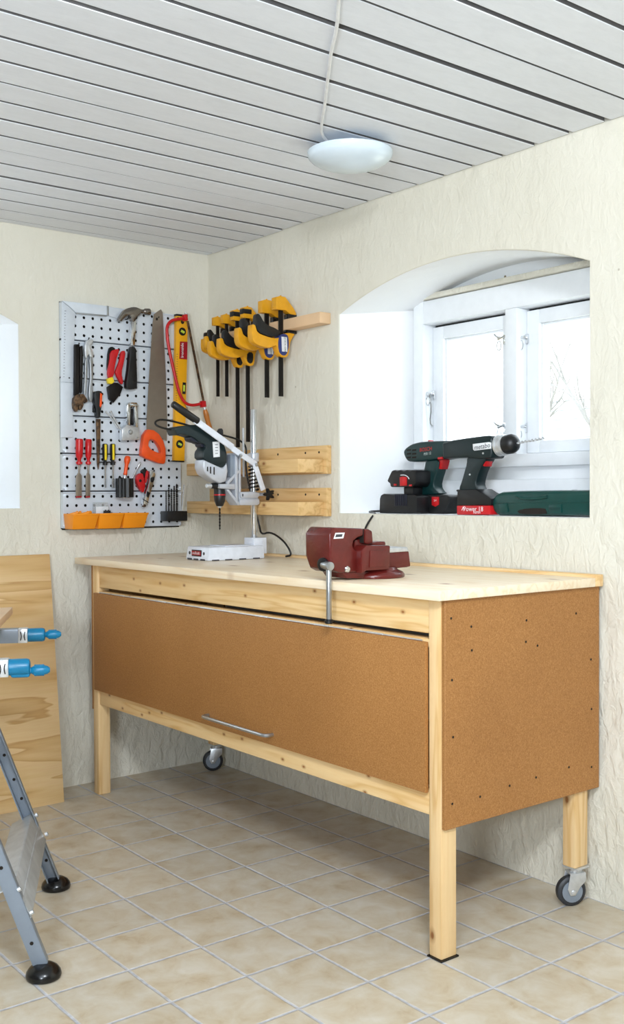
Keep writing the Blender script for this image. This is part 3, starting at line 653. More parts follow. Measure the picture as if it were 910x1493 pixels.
# spirit level
t = thing('spirit_level', 'yellow spirit level with red label hanging upright on panel edge', 'level', atx(Z2(715, 290), .05))
mb = MB(); PL(mb, [Z1(703, 158), Z1(768, 165), Z1(764, 400), Z1(755, 760), Z2(748, 288), Z2(690, 284), Z1(695, 760), Z1(700, 400)], .0258, .046); mb.build('body', 'level', t, .001)
mb = MB(); PL(mb, z1((702, 148), (768, 155), (768, 166), (702, 160)), .0258, .047); mb.build('end_cap', 'black', t, .001); mb = MB(); PL(mb, z2((688, 282), (748, 284), (747, 292), (673, 288)), .0258, .047); mb.build('end_cap', 'black', t, .001)
def vial(u, v, f, r):
    p = atx(f(u, v), .046); mb = MB(); mb.lathe(p, XH, [(0, r), (.001, r), (.0015, r*.82), (.0008, r*.7)], 20); o = mb.build('vial', 'black', t)
    mb = MB(); mb.cyl(p+XH*.0005-YH*r*.45+ZV*r*.2, p+XH*.0005+YH*r*.45-ZV*r*.2, r*.33, None, 10); mb.build('spirit_tube', 'spirit', o)
vial(736, 251, Z1, .0165); vial(720, 188, Z2, .0165)
mb = MB(); PL(mb, z1((738, 543), (757, 545), (755, 612), (736, 610)), .046, .0475); o = mb.build('vial', 'black', t, .0008)
mb = MB(); mb.cyl(atx(Z1(746, 560), .0478), atx(Z1(745, 596), .0478), .004, None, 10); mb.build('spirit_tube', 'spirit', o)
mb = MB(); p = atx(Z1(736, 197), .046); mb.cyl(p, p+XH*.0006, .0075, None, 14); mb.build('hang_hole', 'hole', t)
mb = MB(); PL(mb, z1((722, 308), (766, 310), (763, 412), (718, 408)), .046, .0466); lb = mb.build('label_plate', 'dred', t)
c = atx(Z1(735, 359), .0468); mb = MB(); mb.text('Ironside', c, ZV, -YH, .0185); mb.build('label_text', 'txtw', lb)
mb = MB()
for i in range(22):
    v = 380+i*14; u = 703-i*.28; PL(mb, z1((u, v), (u+8, v+.6), (u+8, v+3), (u, v+2.4)), .046, .0463)
mb.build('graduation', 'txtd', t)

# hacksaw / bow saw
t = thing('bow_saw', 'red tubular bow saw hung over the spirit level', 'saw', atx(Z1(880, 780), .075))
mb = MB(); mb.tube([atx(Z1(*p), .066) for p in ((758, 172), (715, 178), (672, 186), (648, 215), (646, 260), (656, 340), (680, 450), (705, 560), (725, 625), (755, 668), (800, 678), (862, 662))], .0062, 12, 2); mb.build('frame', 'red', t, ang=60)
mb = MB(); PL(mb, z1((748, 152), (766, 150), (770, 186), (752, 190)), .056, .078); mb.build('blade_holder', 'red', t, .002); mb = MB(); PL(mb, z1((850, 650), (872, 650), (876, 684), (852, 688)), .056, .078); mb.build('blade_holder', 'red', t, .002)
mb = MB(); a, b = atx(Z1(766, 190), .067), atx(Z1(858, 655), .067); mb.obox((a+b)/2, (b-a)/2, (.0012, 0, 0), (b-a).normalized().cross(XH)*.0052); mb.build('blade', 'rust', t)
mb = MB(); p = atx(Z1(755, 150), .067); mb.cyl(p-YH*.008, p+YH*.010, .0035, None, 8); mb.cyl(p, p+ZV*.008, .003, None, 8); mb.build('tension_nut', 'zinc', t)
a, b = atx(Z1(862, 684), .067), Vector(atx(Z1(893, 810), .067)); l = (b-a).length
mb = MB(); mb.lathe(a, b-a, [(0, .006), (.012, .0065), (.0121, .004)], 12); mb.build('ferrule', 'zinc', t)
mb = MB(); mb.lathe(a+(b-a).normalized()*.0125, b-a, [(0, .0075), (l*.12, .0105), (l*.3, .0115), (l*.55, .0095), (l*.8, .0115), (l*.97, .012), (l, .006)], 16); mb.build('handle', 'wood_h', t, ang=60)

# chisels
Q3 = zz(90, 630, 180, 740, 910, 1112)
def chisel(u, top, hw, label, dz):
    t = thing('wood_chisel', label, 'chisel', atx(Q3(u, 970), .04), 'red chisels')
    a, b = atx(Q3(u+5, 100+dz), .045), atx(Q3(u+2, 400), .045); l = (b-a).length; d = b-a; r = hw
    mb = MB(); mb.lathe(a, d, [(0, r*.8), (.003, r), (l*.5, r), (l*.85, r*.92), (l, r*.5), (l+.008, r*.5), (l+.010, r*.85), (l+.018, r*.85), (l+.022, r*.4)], 14); mb.build('handle', 'red', t, ang=40)
    mb = MB(); mb.cyl(atx(Q3(u, 470), .045), atx(Q3(u, 620), .044), .0035, None, 10); w = top
    PL(mb, [Q3(*p) for p in ((u-12, 600), (u+14, 600), (u+w, 640), (u+w, 940), (u-w, 945), (u-w, 660))], .041, .046); mb.build('blade', 'saw', t, .001)
    mb = MB(); PL(mb, [Q3(*p) for p in ((u-w, 945), (u+w, 940), (u+w, 965), (u-w, 970))], .041, .045); mb.build('edge_guard', 'dred', t, .001)
chisel(255, 42, .0145, 'left red handled wood chisel in the tool panel, the wider blade', 0); chisel(390, 32, .0125, 'right red handled wood chisel in the tool panel, the narrower blade', 5)
# screwdrivers
def driver(u, label, wide):
    t = thing('screwdriver', label, 'screwdriver', atx(Q3(u, 830), .045), 'black and yellow screwdrivers')
    a, b = atx(Q3(u, 172), .048), atx(Q3(u, 420), .048); l = (b-a).length; d = (b-a)
    mb = MB(); mb.lathe(a, d, [(0, .008), (.003, .0105), (l*.6, .011), (l*.85, .0095), (l, .0065), (l+.006, .0065), (l+.008, .0095), (l+.016, .0095), (l+.018, .005)], 10); h = mb.build('handle', 'black', t, ang=25)
    mb = MB(); c = Vector((.0575, (a.y+b.y)/2-.002, (a.z+b.z)/2)); mb.obox(c, (.0022, 0, 0), (0, .0042, 0), (0, 0, l*.46)); mb.build('grip_stripe', 'yel2', h, .001)
    mb = MB(); e = atx(Q3(u+4, 820), .048); mb.cyl(b+d.normalized()*.017, e, .0032, None, 10)
    if wide: mb.obox(e+ZV*.018, (.0015, 0, 0), (0, .005, 0), (0, 0, .018))
    mb.build('shaft', 'chrome', t)
    mb = MB(); mb.tube([b+Vector((-.026, -.014, -.006)), b+Vector((0, -.014, -.006)), b+Vector((.004, 0, -.006)), b+Vector((0, .014, -.006)), b+Vector((-.026, .014, -.006))], .0025, 8, 1); mb.build('holder_loop', 'black', t)
driver(638, 'left black and yellow screwdriver, between the file and its twin', 0); driver(752, 'right black and yellow screwdriver, above the black ribbed cup', 1)

# black ribbed cup with a screwdriver and a bit in it
Q = zz(160, 650, 280, 780, 910, 986)
a, b = atx(Q(165, 360), .055), atx(Q(165, 570), .055)
t = thing('ribbed_cup', 'black ribbed plastic tool cup hooked on the panel', 'cup', b)
mb = MB(); bm = mb.bm; rings = []
n = 64
for rr, zz_ in ((.033, b.z), (.033, a.z), (.029, a.z), (.029, b.z+.004)):
    rings.append([bm.verts.new((.056+(rr+(.0022*math.cos(10*2*PI*i/n) if rr > .03 else 0))*math.cos(2*PI*i/n), b.y+(rr+(.0022*math.cos(10*2*PI*i/n) if rr > .03 else 0))*math.sin(2*PI*i/n), zz_)) for i in range(n)])
for p, r in zip(rings, rings[1:]): mb.join(p, r)
mb.face(rings[0]); mb.face(rings[-1]); mb.build('cup_body', 'black', t)
mb = MB().box(.0252, .028, b.y-.012, b.y+.012, b.z+.02, a.z+.004); mb.build('hook_plate', 'black', t, .001)
p, r = atx(Q(200, 112), .055), atx(Q(170, 325), .055); l = (r-p).length
t = thing('stubby_screwdriver', 'orange red handled screwdriver standing in the black ribbed cup', 'screwdriver', r)
mb = MB(); mb.lathe(p, r-p, [(0, .006), (.003, .0105), (.014, .013), (.024, .011), (.034, .0075), (l*.85, .007), (l*.95, .0085), (l, .006)], 14); mb.build('handle', 'orange', t, ang=60)
mb = MB(); mb.cyl(r, r+(r-p).normalized()*.05, .003, None, 8); mb.build('shaft', 'chrome', t)
t = thing('countersink', 'thin bright countersink bit leaning out of the black cup', 'drill bit', atx(Q(260, 345), .055))
mb = MB(); a, b = atx(Q(340, 180), .05), atx(Q(250, 360), .05); mb.lathe(a, b-a, [(0, .002), (.006, .0055), (.016, .0055), (.02, .003), (.04, .003), (.046, .0045), (.058, .0045), (.06, .0025), ((b-a).length, .0025)], 10); mb.build('shank', 'zinc', t)

# red cutter and chrome ratchet
t = thing('pipe_cutter', 'red and black pipe cutter hanging right of the ribbed cup', 'cutter', atx(Q(370, 520), .05))
mb = MB(); PL(mb, [Q(*p) for p in ((295, 345), (330, 305), (370, 300), (385, 380), (400, 440), (380, 520), (365, 515), (310, 440))], .030, .050, 1); mb.build('body', 'red', t, .003)
mb = MB(); PL(mb, [Q(*p) for p in ((350, 280), (385, 250), (420, 262), (410, 300), (385, 360), (370, 310))], .028, .044, 1); c = atx(Q(338, 385), .05); mb.cyl(c-XH*.002, c+XH*.002, .006, None, 14); mb.build('trigger', 'black', t, .002)
mb = MB(); PL(mb, [Q(*p) for p in ((405, 275), (430, 270), (428, 330), (405, 420), (390, 400))], .036, .048, 1); mb.build('lever', 'red', t, .002)
t = thing('glass_cutter_pliers', 'chrome pliers with black slots hanging beside the red cutter', 'pliers', atx(Q(375, 680), .05))
mb = MB(); PL(mb, [Q(*p) for p in ((440, 280), (470, 265), (505, 300), (508, 340), (440, 570), (425, 640), (390, 680), (365, 660), (375, 600), (430, 430), (445, 340))], .036, .056, 1); mb.build('body', 'chrome', t, .003)
mb = MB(); PL(mb, [Q(*p) for p in ((455, 350), (492, 340), (498, 380), (470, 410), (452, 385))], .054, .0585, 1); mb.build('grip_inlay', 'black', t, .001); mb = MB(); PL(mb, [Q(*p) for p in ((415, 500), (450, 520), (430, 575), (408, 560))], .054, .0585); mb.build('grip_inlay', 'black', t, .001); mb = MB(); PL(mb, [Q(*p) for p in ((370, 585), (435, 625), (432, 634), (368, 594))], .054, .058); mb.build('grip_inlay', 'black', t, .001)
mb = MB(); mb.cyl(atx(Q(376, 662), .050)-XH*.006, atx(Q(376, 662), .050)+XH*.009, .0055, None, 12); mb.build('roller', 'rust', t)

# orange bins
yL, yR = -.668, -.352
def bin_(i, label):
    y0 = yL+(yR-yL)/3*i+.001; y1 = yL+(yR-yL)/3*(i+1)-.001
    t = thing('storage_bin', label, 'bin', (.06, (y0+y1)/2, .988), 'orange bins on the panel')
    zb, zt = .988, 1.046; th = .002; ins = .006
    mb = MB(); bm = mb.bm
    def loop(x0, x1, a, b, z): return [bm.verts.new(p) for p in ((x0, a, z), (x1, a, z), (x1, b, z), (x0, b, z))]
    o0 = loop(.0252, .090, y0+ins, y1-ins, zb); o1 = loop(.0252, .115, y0, y1, zt); i1 = loop(.0278, .113, y0+th, y1-th, zt); i0 = loop(.0278, .088, y0+ins+th, y1-ins-th, zb+th)
    mb.face(o0); mb.join(o0, o1); mb.join(o1, i1); mb.join(i1, i0); mb.face(i0); mb.build('bin_body', 'binor', t, .0008)
    mb = MB(); mb.hexa([(.109, y0-.0003, zt-.006), (.1165, y0-.0003, zt-.006), (.1165, y1+.0003, zt-.006), (.109, y1+.0003, zt-.006)], [(.113, y0-.0003, zt+.001), (.1175, y0-.0003, zt+.001), (.1175, y1+.0003, zt+.001), (.113, y1+.0003, zt+.001)]); mb.build('bin_lip', 'binor', t, .001)
    return (y0+y1)/2
c0 = bin_(0, 'left orange storage bin on the panel, holding yellow plugs'); c1 = bin_(1, 'middle orange storage bin on the panel, holding a clear box'); bin_(2, 'right orange storage bin on the panel, nearest the bit block')
for i, (dy, dx, tilt) in enumerate(((-.03, .07, .5), (-.012, .06, -.3), (.012, .075, .2), (.028, .066, -.6))):
    c = Vector((dx, c0+dy, 1.046)); d = Vector((math.sin(tilt)*.4, math.cos(tilt), .25)).normalized()
    mb = MB(); mb.lathe(c-d*.018, d, [(0, .004), (.004, .006), (.026, .0055), (.03, .007), (.034, .007), (.036, .003)], 10); mb.cyl(c-Vector((0, 0, .058)), c, .004, None, 8)
    tag(mb.build('wall_plug', 'binor', ang=50), 'yellow wall plug sticking out of the left orange bin', 'wall plug', 'yellow wall plugs in the left bin')
t = thing('clear_box', 'clear plastic screw box standing in the middle orange bin', 'box', (.06, c1-.012, .991))
mb = MB().box(.029, .05, c1-.040, c1+.018, .9935, 1.088); mb.build('box_body', 'clear', t, .004); mb = MB().box(.0505, .054, c1-.036, c1+.016, 1.045, 1.072); mb.build('box_lid', 'label', t, .002)
mb = MB()
for i in range(5): mb.cyl((.066, c1-.01+i*.008, .992), (.062, c1-.006+i*.006, 1.056+.003*(i % 2)), .0032, None, 8)
tag(mb.build('screws', 'dark'), 'loose dark screws poking up in the middle orange bin', 'screws', kind='stuff')

# drill bit block
t = thing('drill_bit_stand', 'black block with a grey side holding drill bits', 'bit holder', (.05, -.2, 1.010))
mb = MB().box(.0252, .082, -.249, -.156, 1.010, 1.050); mb.build('block', 'black', t, .0025)
mb = MB()
for i in range(7):
    mb.mi = 0; mb.cyl((.055, -.239+i*.0125, 1.0495), (.055, -.239+i*.0125, 1.0505), .005, None, 10)
mb.build('sleeve', 'dark', t)
def twist(mb, p, d, l, r, turns):
    p, d = Vector(p), Vector(d).normalized(); a = Vector((1, 0, 0)) if abs(d.x) < .8 else YH; e1 = (a-d*a.dot(d)).normalized(); e2 = d.cross(e1); n = int(turns*10); rings = []
    for i in range(n+1):
        t = i/n; th = t*turns*2*PI; q = p+d*(l*t); w = r*(1 if t < .93 else max(.15, (1-t)/.07))
        rings.append([mb.bm.verts.new(q+(e1*math.cos(th+k)+e2*math.sin(th+k))*(w*f)) for k, f in ((0, 1), (.9, .95), (1.57, .42), (PI, 1), (PI+.9, .95), (PI+1.57, .42))])
    for x, y in zip(rings, rings[1:]): mb.join(x, y)
    mb.face(rings[0]); mb.face(rings[-1]); return mb
bits = ((-.239, .085, .0026, 'dark', 'drill bit at the far left of the black bit block'), (-.2265, .098, .003, 'dark', 'second drill bit from the left in the black block'), (-.214, .092, .003, 'dark', 'third drill bit from the left in the black block'),
        (-.2015, .104, .0034, 'dark', 'fourth drill bit from the left in the black block'), (-.189, .112, .0038, 'dark', 'tallest dark drill bit in the black block'))
for yy, l, r, m, lb in bits:
    mb = MB(); mb.cyl((.055, yy, 1.0503), (.055, yy, 1.0503+l*.25), r*.9, None, 8); twist(mb, (.055, yy, 1.0503+l*.25), (0, 0, 1), l*.75, r, 4.5); tag(mb.build('drill_bit', m), lb, 'drill bit', 'drill bits in the block')
mb = MB(); mb.cyl((.062, -.172, 1.0505), (.064, -.170, 1.075), .0026, None, 8); twist(mb, (.064, -.170, 1.075), (.03, .10, 1), .085, .003, 4.5); tag(mb.build('drill_bit', 'zinc'), 'pale drill bit leaning out at the right of the black block', 'drill bit', 'drill bits in the block')
# ------------------------------------------------------------------ clamp rail and trigger clamps
mb = MB(); mb.box(.10, .812, -.052, -.001, 1.723, 1.763)
tag(mb.build('clamp_rail', 'beech', bevel=.003), 'pale wooden rail on the window wall carrying the yellow clamps', 'rail')
def clamp(x, zb, k, w, label, hl, plate, trig=.0, zo=0, band=False):
    # side profile in (o, z): o = distance out from the bar towards the room
    t = thing('trigger_clamp', label, 'clamp', (x, -.072, zb), 'yellow trigger clamps')
    yb = -.072; P = lambda o, z: (yb-o*k, 1.700+zo+z*k)
    def pr(mb, pts, hw, rnd=1):
        q = chaikin([P(*p) for p in pts], rnd); return mb.prism([(x-hw, a, b) for a, b in q], (2*hw, 0, 0))
    top = 1.764+.005
    mb = MB(); mb.box(x-.0032-.001*k, x+.0032+.001*k, yb-.0085*k, yb+.0085*k, zb, top+.058*k); mb.build('bar', 'dark', t, .0008)
    zt = top+.012   # fixed head above the rail
    mb = MB(); q = [(yb-.030*k, zt+.012*k), (yb-.030*k, zt+.056*k), (yb-.012*k, zt+.062*k), (yb+.012*k, zt+.060*k), (yb+.05*k, zt+.022*k), (yb+.062*k, zt+.004), (yb+.06*k, zt-.001), (yb+.035*k, zt), (yb+.012*k, zt+.012*k)]
    mb.prism([(x-w*.95, a, b) for a, b in q], (2*w*.95, 0, 0))
    mb.cyl((x, yb-.034*k, zt+.02*k), (x, yb-.02*k, zt+.02*k), .0022, None, 8); mb.cyl((x, yb, zt+.055*k), (x, yb, zt+.067*k), .0035, None, 8)
    h = mb.build('fixed_jaw', 'yellow', t, .004*k)
    if band:
        mb = MB(); mb.box(x-w*1.0, x+w*1.0, yb-.0325*k, yb+.014*k, zt+.028*k, zt+.052*k); mb.build('band', 'black', h, .003)
    mb = MB(); mb.box(x-w*.8, x+w*.8, yb+.024*k, min(yb+.066*k, -.003), 1.7632, zt+.001); mb.build('pad', 'rubber', t, .002)
    mb = MB(); mb.box(x-w*.8, x+w*.8, yb+.02*k, min(yb+.066*k, -.003), 1.711, 1.722); mb.build('pad', 'rubber', t, .002)
    body = [(-.058, .010), (-.02, .012), (.005, -.002), (.03, -.016), (hl*.6, -.010), (hl*.85, .000), (hl*.90, .018), (hl*.92, .026), (hl*1.0, .028), (hl*1.02, .024), (hl*1.03, -.010), (hl*1.0, -.030), (hl*.93, -.040), (hl*.7, -.050), (hl*.45, -.052), (.042, -.044), (.032, -.038), (.022, -.058), (.012, -.078), (-.012, -.082), (-.026, -.070), (-.030, -.030), (-.045, -.002)]
    mb = MB(); pr(mb, body, w); mb.build('handle', 'yellow', t, .004*k)
    mb = MB(); pr(mb, [(.004, .010), (.03, -.010), (hl*.6, -.006), (hl*.82, .004), (hl*.87, .026), (hl*.88, .056+trig), (hl*.82, .066+trig), (hl*.74, .062+trig), (hl*.62, .042), (hl*.45, .030), (.03, .024)], w*.72); mb.build('trigger', 'black', t, .003*k)
    if plate:
        mb = MB(); pr(mb, [(-.020, .006), (.012, .004), (.024, -.020), (.022, -.060), (.008, -.074), (-.012, -.074), (-.024, -.050), (-.026, -.020)], w+.0012, 2); p = mb.build('side_plate', 'blabel', t, .001)
        mb = MB(); a, b = P(-.006, -.034); mb.prism([(x+w+.0012, *P(o, z)) for o, z in ((.009, -.006), (-.016, -.006), (-.018, -.060), (.007, -.060))], (.0004, 0, 0)); mb.build('label_plate', 'label', p)
        mb = MB(); mb.text('QUICK-GRIP', (x+w+.0018, a+.001, b), -ZV, YH, .0105*k); mb.build('label_text', 'txtd', p)
    else:
        mb = MB(); pr(mb, [(-.018, -.020), (.012, -.022), (.016, -.058), (.004, -.070), (-.012, -.070), (-.020, -.050)], w+.001, 1); mb.build('side_plate', 'black', t, .001)
    return t
clamp(.182, 1.508, .72, .0105, 'smallest yellow clamp furthest left on the rail, in the corner', .10, 0, 0, .012)
clamp(.246, 1.503, .74, .0105, 'second yellow clamp from the left, with a short thin bar', .135, 0, 0, .012)
clamp(.322, 1.30, .86, .013, 'third yellow clamp from the left, with a long bar behind the drill stand', .150, 0, -.004, -.022, True)
clamp(.392, 1.318, .88, .013, 'fourth yellow clamp from the left, its long bar beside the steel column', .150, 0, 0, -.020, True)
clamp(.518, 1.479, 1.0, .0150, 'fifth yellow clamp from the left, thick bar, partly hidden by the last clamp', .135, 1, 0, 0)
clamp(.606, 1.477, 1.0, .0155, 'rightmost yellow clamp on the rail, with a blue and white side label', .135, 1, .004, 0)

# ------------------------------------------------------------------ two pine wall shelves
def wshelf(z0, label):
    t = thing('wall_shelf', label, 'shelf', (.42, -.08, z0), 'pine wall shelves')
    mb = MB(); mb.box(.04, .812, -.024, -.001, z0-.004, z0+.098); mb.build('back_board', 'shelf', t, .002)
    mb = MB(); mb.box(.05, .796, -.140, -.0245, z0, z0+.048); mb.build('ledge', 'shelf', t, .002)
    mb = MB()
    for xx in (.16, .36, .52, .69, .77): mb.cyl((xx, -.0246, z0+.074), (xx, -.024, z0+.074), .0042, None, 10)
    mb.build('screw', 'hole', t)
wshelf(1.193, 'upper pine shelf on the window wall beside the drill stand'); wshelf(1.041, 'lower pine shelf on the window wall, behind the drill chuck')

# ------------------------------------------------------------------ drill stand
XC = .555; TZ = .8835
t = thing('drill_stand', 'white based drill stand with steel column and lever on the bench', 'drill stand', (XC, -.28, TZ))
mb = MB(); mb.hexa([(.463, -.398, TZ), (.620, -.400, TZ), (.620, -.158, TZ), (.463, -.158, TZ)], [(.468, -.393, .931), (.617, -.395, .931), (.617, -.16, .931), (.468, -.16, .931)])
b = mb.build('stand_base', 'castw', t, .005)
mb = MB(); mb.box(.505, .605, -.32, -.20, .931, .9345); mb.build('base_plate', 'castw', b, .001)
mb = MB()
for yy in (-.385, -.33, -.27, -.21): mb.box(.6185, .6195, yy, yy+.03, TZ, TZ+.006)
for xx in (.478, .52, .565): mb.box(xx, xx+.03, -.3995, -.3985, TZ, TZ+.006)
for xx in (.490, .585): mb.cyl((xx, -.3967, .908), (xx, -.3975, .908), .006, None, 12)
mb.build('foot_gap', 'txtd', b)
mb = MB(); mb.box(.507, .570, -.3995, -.396, .897, .920); lp = mb.build('label_plate', 'dark', b, .001)
mb = MB(); mb.box(.509, .568, -.4, -.3994, .901, .916); mb.build('label_field', 'dred', lp); mb = MB(); mb.text('wolfcraft', (.5385, -.4002, .9085), XH, ZV, .0135); mb.build('label_text', 'txtw', lp)
CY = atx((370, 700), XC).y
mb = MB(); mb.box(XC-.022, XC+.040, CY-.028, CY+.028, .90, .958); mb.cyl((XC+.040, CY+.01, .942), (XC+.0415, CY+.01, .942), .006, None, 12); mb.build('column_socket', 'castw', b, .004)
mb = MB(); mb.cyl((XC, CY, .93), (XC, CY, 1.428), .0122, None, 24); mb.build('column', 'chrome', t, .001)
Q6 = zz(300, 670, 400, 770, 910, 910); q6 = lambda *p: [Q6(*a) for a in p]
mb = MB(); PL(mb, q6((460, 432), (640, 425), (715, 440), (715, 480), (690, 512), (470, 512)), XC-.026, XC+.030); PL(mb, q6((450, 530), (715, 522), (718, 590), (690, 606), (455, 606)), XC-.026, XC+.030)
PL(mb, q6((455, 505), (700, 505), (700, 535), (455, 535)), XC-.022, XC+.024)
c = mb.build('carriage', 'greyc', t, .003)
mb = MB(); PL(mb, q6((485, 455), (500, 455), (500, 490), (485, 490)), XC+.030, XC+.0305); mb.build('scale_mark', 'txtd', c)
mb = MB(); PL(mb, q6((395, -90), (428, -90), (428, 590), (395, 480)), XC-.028, XC+.030); PL(mb, q6((440, -80), (470, -80), (470, 600), (440, 600)), XC-.020, XC+.022); mb.build('guide_plate', 'greyc', t, .002)
mb = MB(); PL(mb, q6((270, 395), (310, 395), (440, 560), (462, 600), (430, 608)), XC-.026, XC+.028); PL(mb, q6((275, 305), (300, 335), (470, 150), (455, 120)), XC-.020, XC+.026); mb.build('strut', 'greyc', t, .002)
mb = MB(); PL(mb, q6((185, 325), (290, 322), (395, 320), (395, 400), (290, 392), (190, 385)), XC-.024, XC+.030); mb.build('clamp_arm', 'greyc', t, .004)
mb = MB(); PL(mb, [Z4(*p) for p in ((480, 425), (510, 425), (510, 560), (480, 560))], XC-.02, XC+.024); mb.build('side_plate', 'gsteel', t, .002)
mb = MB(); a = atx(Z4(617, 415), XC); b_ = atx(Z4(617, 470), XC); mb.lathe((XC, CY, b_.z), ZV, [(0, .016), (.002, .020), (a.z-b_.z-.002, .020), (a.z-b_.z, .016)], 20); PL(mb, [Z4(*p) for p in ((540, 425), (605, 420), (605, 445), (540, 450))], XC-.012, XC+.014); mb.build('top_collar', 'greyc', t, .001)
za, zb = atx(Z4(610, 490), XC).z, atx(Z4(610, 640), XC).z; mb = MB()
mb.tube([(XC+.0185*math.cos(2*PI*i/14), CY+.0185*math.sin(2*PI*i/14), zb+(za-zb)*i/98) for i in range(99)], .0028, 6); mb.build('spring', 'dark', t)
mb = MB(); a, b_ = atx(Z4(557, 265), XC-.03), atx(Z4(560, 560), XC-.03); mb.cyl(a, b_, .004, None, 10); mb.build('depth_rod', 'zinc', t)
XL = XC+.048
def flat(mb, p, q, hw, x0, x1):
    p, q = atx(p, x1), atx(q, x1); d = (q-p).normalized(); nn = XH.cross(d)
    o = [p-nn*hw-d*hw*.5, q-nn*hw+d*hw*.5, q+nn*hw+d*hw*.5, p+nn*hw-d*hw*.5]; return mb.prism([(x0, v.y, v.z) for v in o], (x1-x0, 0, 0))
mb = MB(); flat(mb, Z4(490, 378), Z4(275, 222), .0118, XL-.002, XL+.004); flat(mb, Z4(500, 392), Z4(632, 482), .0105, XL-.004, XL+.001); flat(mb, Z4(632, 490), Z4(678, 632), .0100, XL-.003, XL+.003); mb.build('lever', 'castw', t, .0015)
mb = MB()
for p in ((540, 430), (635, 487)): c = atx(Z4(*p), XL+.002); mb.cyl((XC+.01, c.y, c.z), c+XH*.005, .0065, None, 12)
mb.build('pivot_bolt', 'steel', t, .001)
a, b_ = atx(Z4(130, 118), XL), atx(Z4(285, 226), XL); l = (b_-a).length; mb = MB(); mb.lathe(a, b_-a, [(0, .009), (.003, .012), (l*.5, .0132), (l-.003, .0128), (l, .010)], 16); mb.build('lever_grip', 'black', t, ang=50)
k = atx(Q6(836, 462), XC+.03); mb = MB(); pts = []
for i in range(40):
    th = 2*PI*i/40; pts.append((k.y+(.0160+.0075*math.cos(5*th))*math.cos(th+1.9), k.z+(.0160+.0075*math.cos(5*th))*math.sin(th+1.9)))
mb.prism([(k.x-.006, *p) for p in pts], (.014, 0, 0)); mb.cyl((XC+.0, k.y, k.z), (k.x-.005, k.y, k.z), .007, None, 12); mb.tube([(k.x, k.y+.012, k.z), (k.x, k.y+.022, k.z+.004)], .003, 8); mb.build('star_knob', 'black', t, .002)
mb = MB(); mb.obox((XC+.0, (CY+k.y)/2+.004, k.z), (.008, 0, 0), (0, abs(k.y-CY)/2+.004, 0), (0, 0, .006)); mb.build('clamp_screw_lug', 'greyc', t, .002)

# ------------------------------------------------------------------ power drill held in the stand
DY = atx((320.3, 720), XC).y
t = thing('corded_drill', 'dark green and grey corded drill held upside down in the drill stand', 'drill', (XC, DY, .995))
Q5 = zz(215, 600, 345, 700, 910, 700); q5 = lambda *p: [Q5(*a) for a in p]
XF = XC+.030
mb = MB(); PL(mb, q5((275, 175), (300, 158), (370, 145), (470, 133), (530, 140), (620, 190), (700, 240), (765, 300), (800, 380), (815, 450), (808, 530), (765, 582), (570, 492), (568, 410), (600, 370), (590, 335), (540, 320), (470, 260), (400, 240), (340, 225), (310, 248), (295, 215)), XC-.030, XF, 1); body = mb.build('housing', 'dgreen', t, .007, 3)
mb = MB(); PL(mb, q5((430, 255), (520, 262), (590, 290), (600, 335), (570, 372), (545, 350), (545, 325), (470, 310), (440, 295)), XC-.018, XC+.022, 1); mb.build('trigger', 'navy', t, .004)
mb = MB(); PL(mb, q5((665, 310), (735, 305), (740, 462), (675, 468)), XF, XF+.0008); lb = mb.build('label_plate', 'label', t)
mb = MB()
for i in range(4): PL(mb, q5((690+i*1, 335+i*30), (720, 334+i*30), (720, 340+i*30), (690+i*1, 341+i*30)), XF+.0008, XF+.001)
mb.build('label_print', 'txtd', lb)
mb = MB(); PL(mb, [(296.6, 669.5), (325, 682.5), (331.5, 674), (333, 687), (330.5, 702), (321, 705), (311, 699.5), (300, 691), (296.5, 682)], XC-.031, XF+.001, 0); gh = mb.build('gear_housing', 'greyc', t, .007, 3)
mb = MB()
for u, v0, v1 in ((26, 95, 160), (66, 95, 190), (113, 100, 205)): PL(mb, q6((u-9, v0), (u+7, v0), (u+7, v1), (u-9, v1-8)), XF+.0005, XF+.0016)
mb.build('vent_slot', 'hole', gh)
zc = lambda v: atx(Q6(185, v), XC).z
mb = MB(); mb.lathe((XC, DY, zc(395)), ZV, [(0, .0215), (.004, .023), (zc(285)-zc(395)-.002, .022), (zc(285)-zc(395), .018)], 24)
a, b_ = atx(Q6(75, 350), XC+.01), atx(Q6(150, 345), XC+.01); mb.cyl(a, b_, .010, None, 14); mb.build('collar', 'black', t, .001)
mb = MB(); a, b_ = atx(Q6(5, 350), XC+.01), atx(Q6(70, 350), XC+.01); mb.lathe(a, b_-a, [(0, .006), (.002, .008), ((b_-a).length, .008)], 14); mb.build('collar_bolt', 'zinc', t)
h0 = zc(620); mb = MB(); hh = zc(395)-h0; mb.lathe((XC, DY, h0), ZV, [(0, .010), (.002, .013), (hh*.22, .0172), (hh*.34, .0195), (hh*.6, .0210), (hh*.66, .0205), (hh, .0205)], 24); ch = mb.build('chuck', 'black', t)
mb = MB(); mb.lathe((XC, DY, zc(478)), ZV, [(0, .0205), (.0005, .0217), (.0045, .0217), (.005, .0205)], 24); mb.build('red_ring', 'red', ch)
mb = MB(); mb.lathe((XC, DY, zc(640)), ZV, [(0, .006), (.006, .0085)], 16); mb.build('chuck_jaws', 'zinc', ch)
mb = MB(); z0 = zc(640); zt = atx((320, 773), XC).z; twist(mb, (XC, DY, z0), (0, 0, -1), z0-zt, .0034, 3.5); mb.build('drill_bit', 'dark', t)
mb = MB(); PL(mb, q5((728, 230), (745, 185), (760, 168), (775, 185), (780, 250)), XC-.012, XC+.01); mb.build('cable_hook', 'black', t, .003)
c4 = lambda u, v, x: atx(Z4(u, v), x)
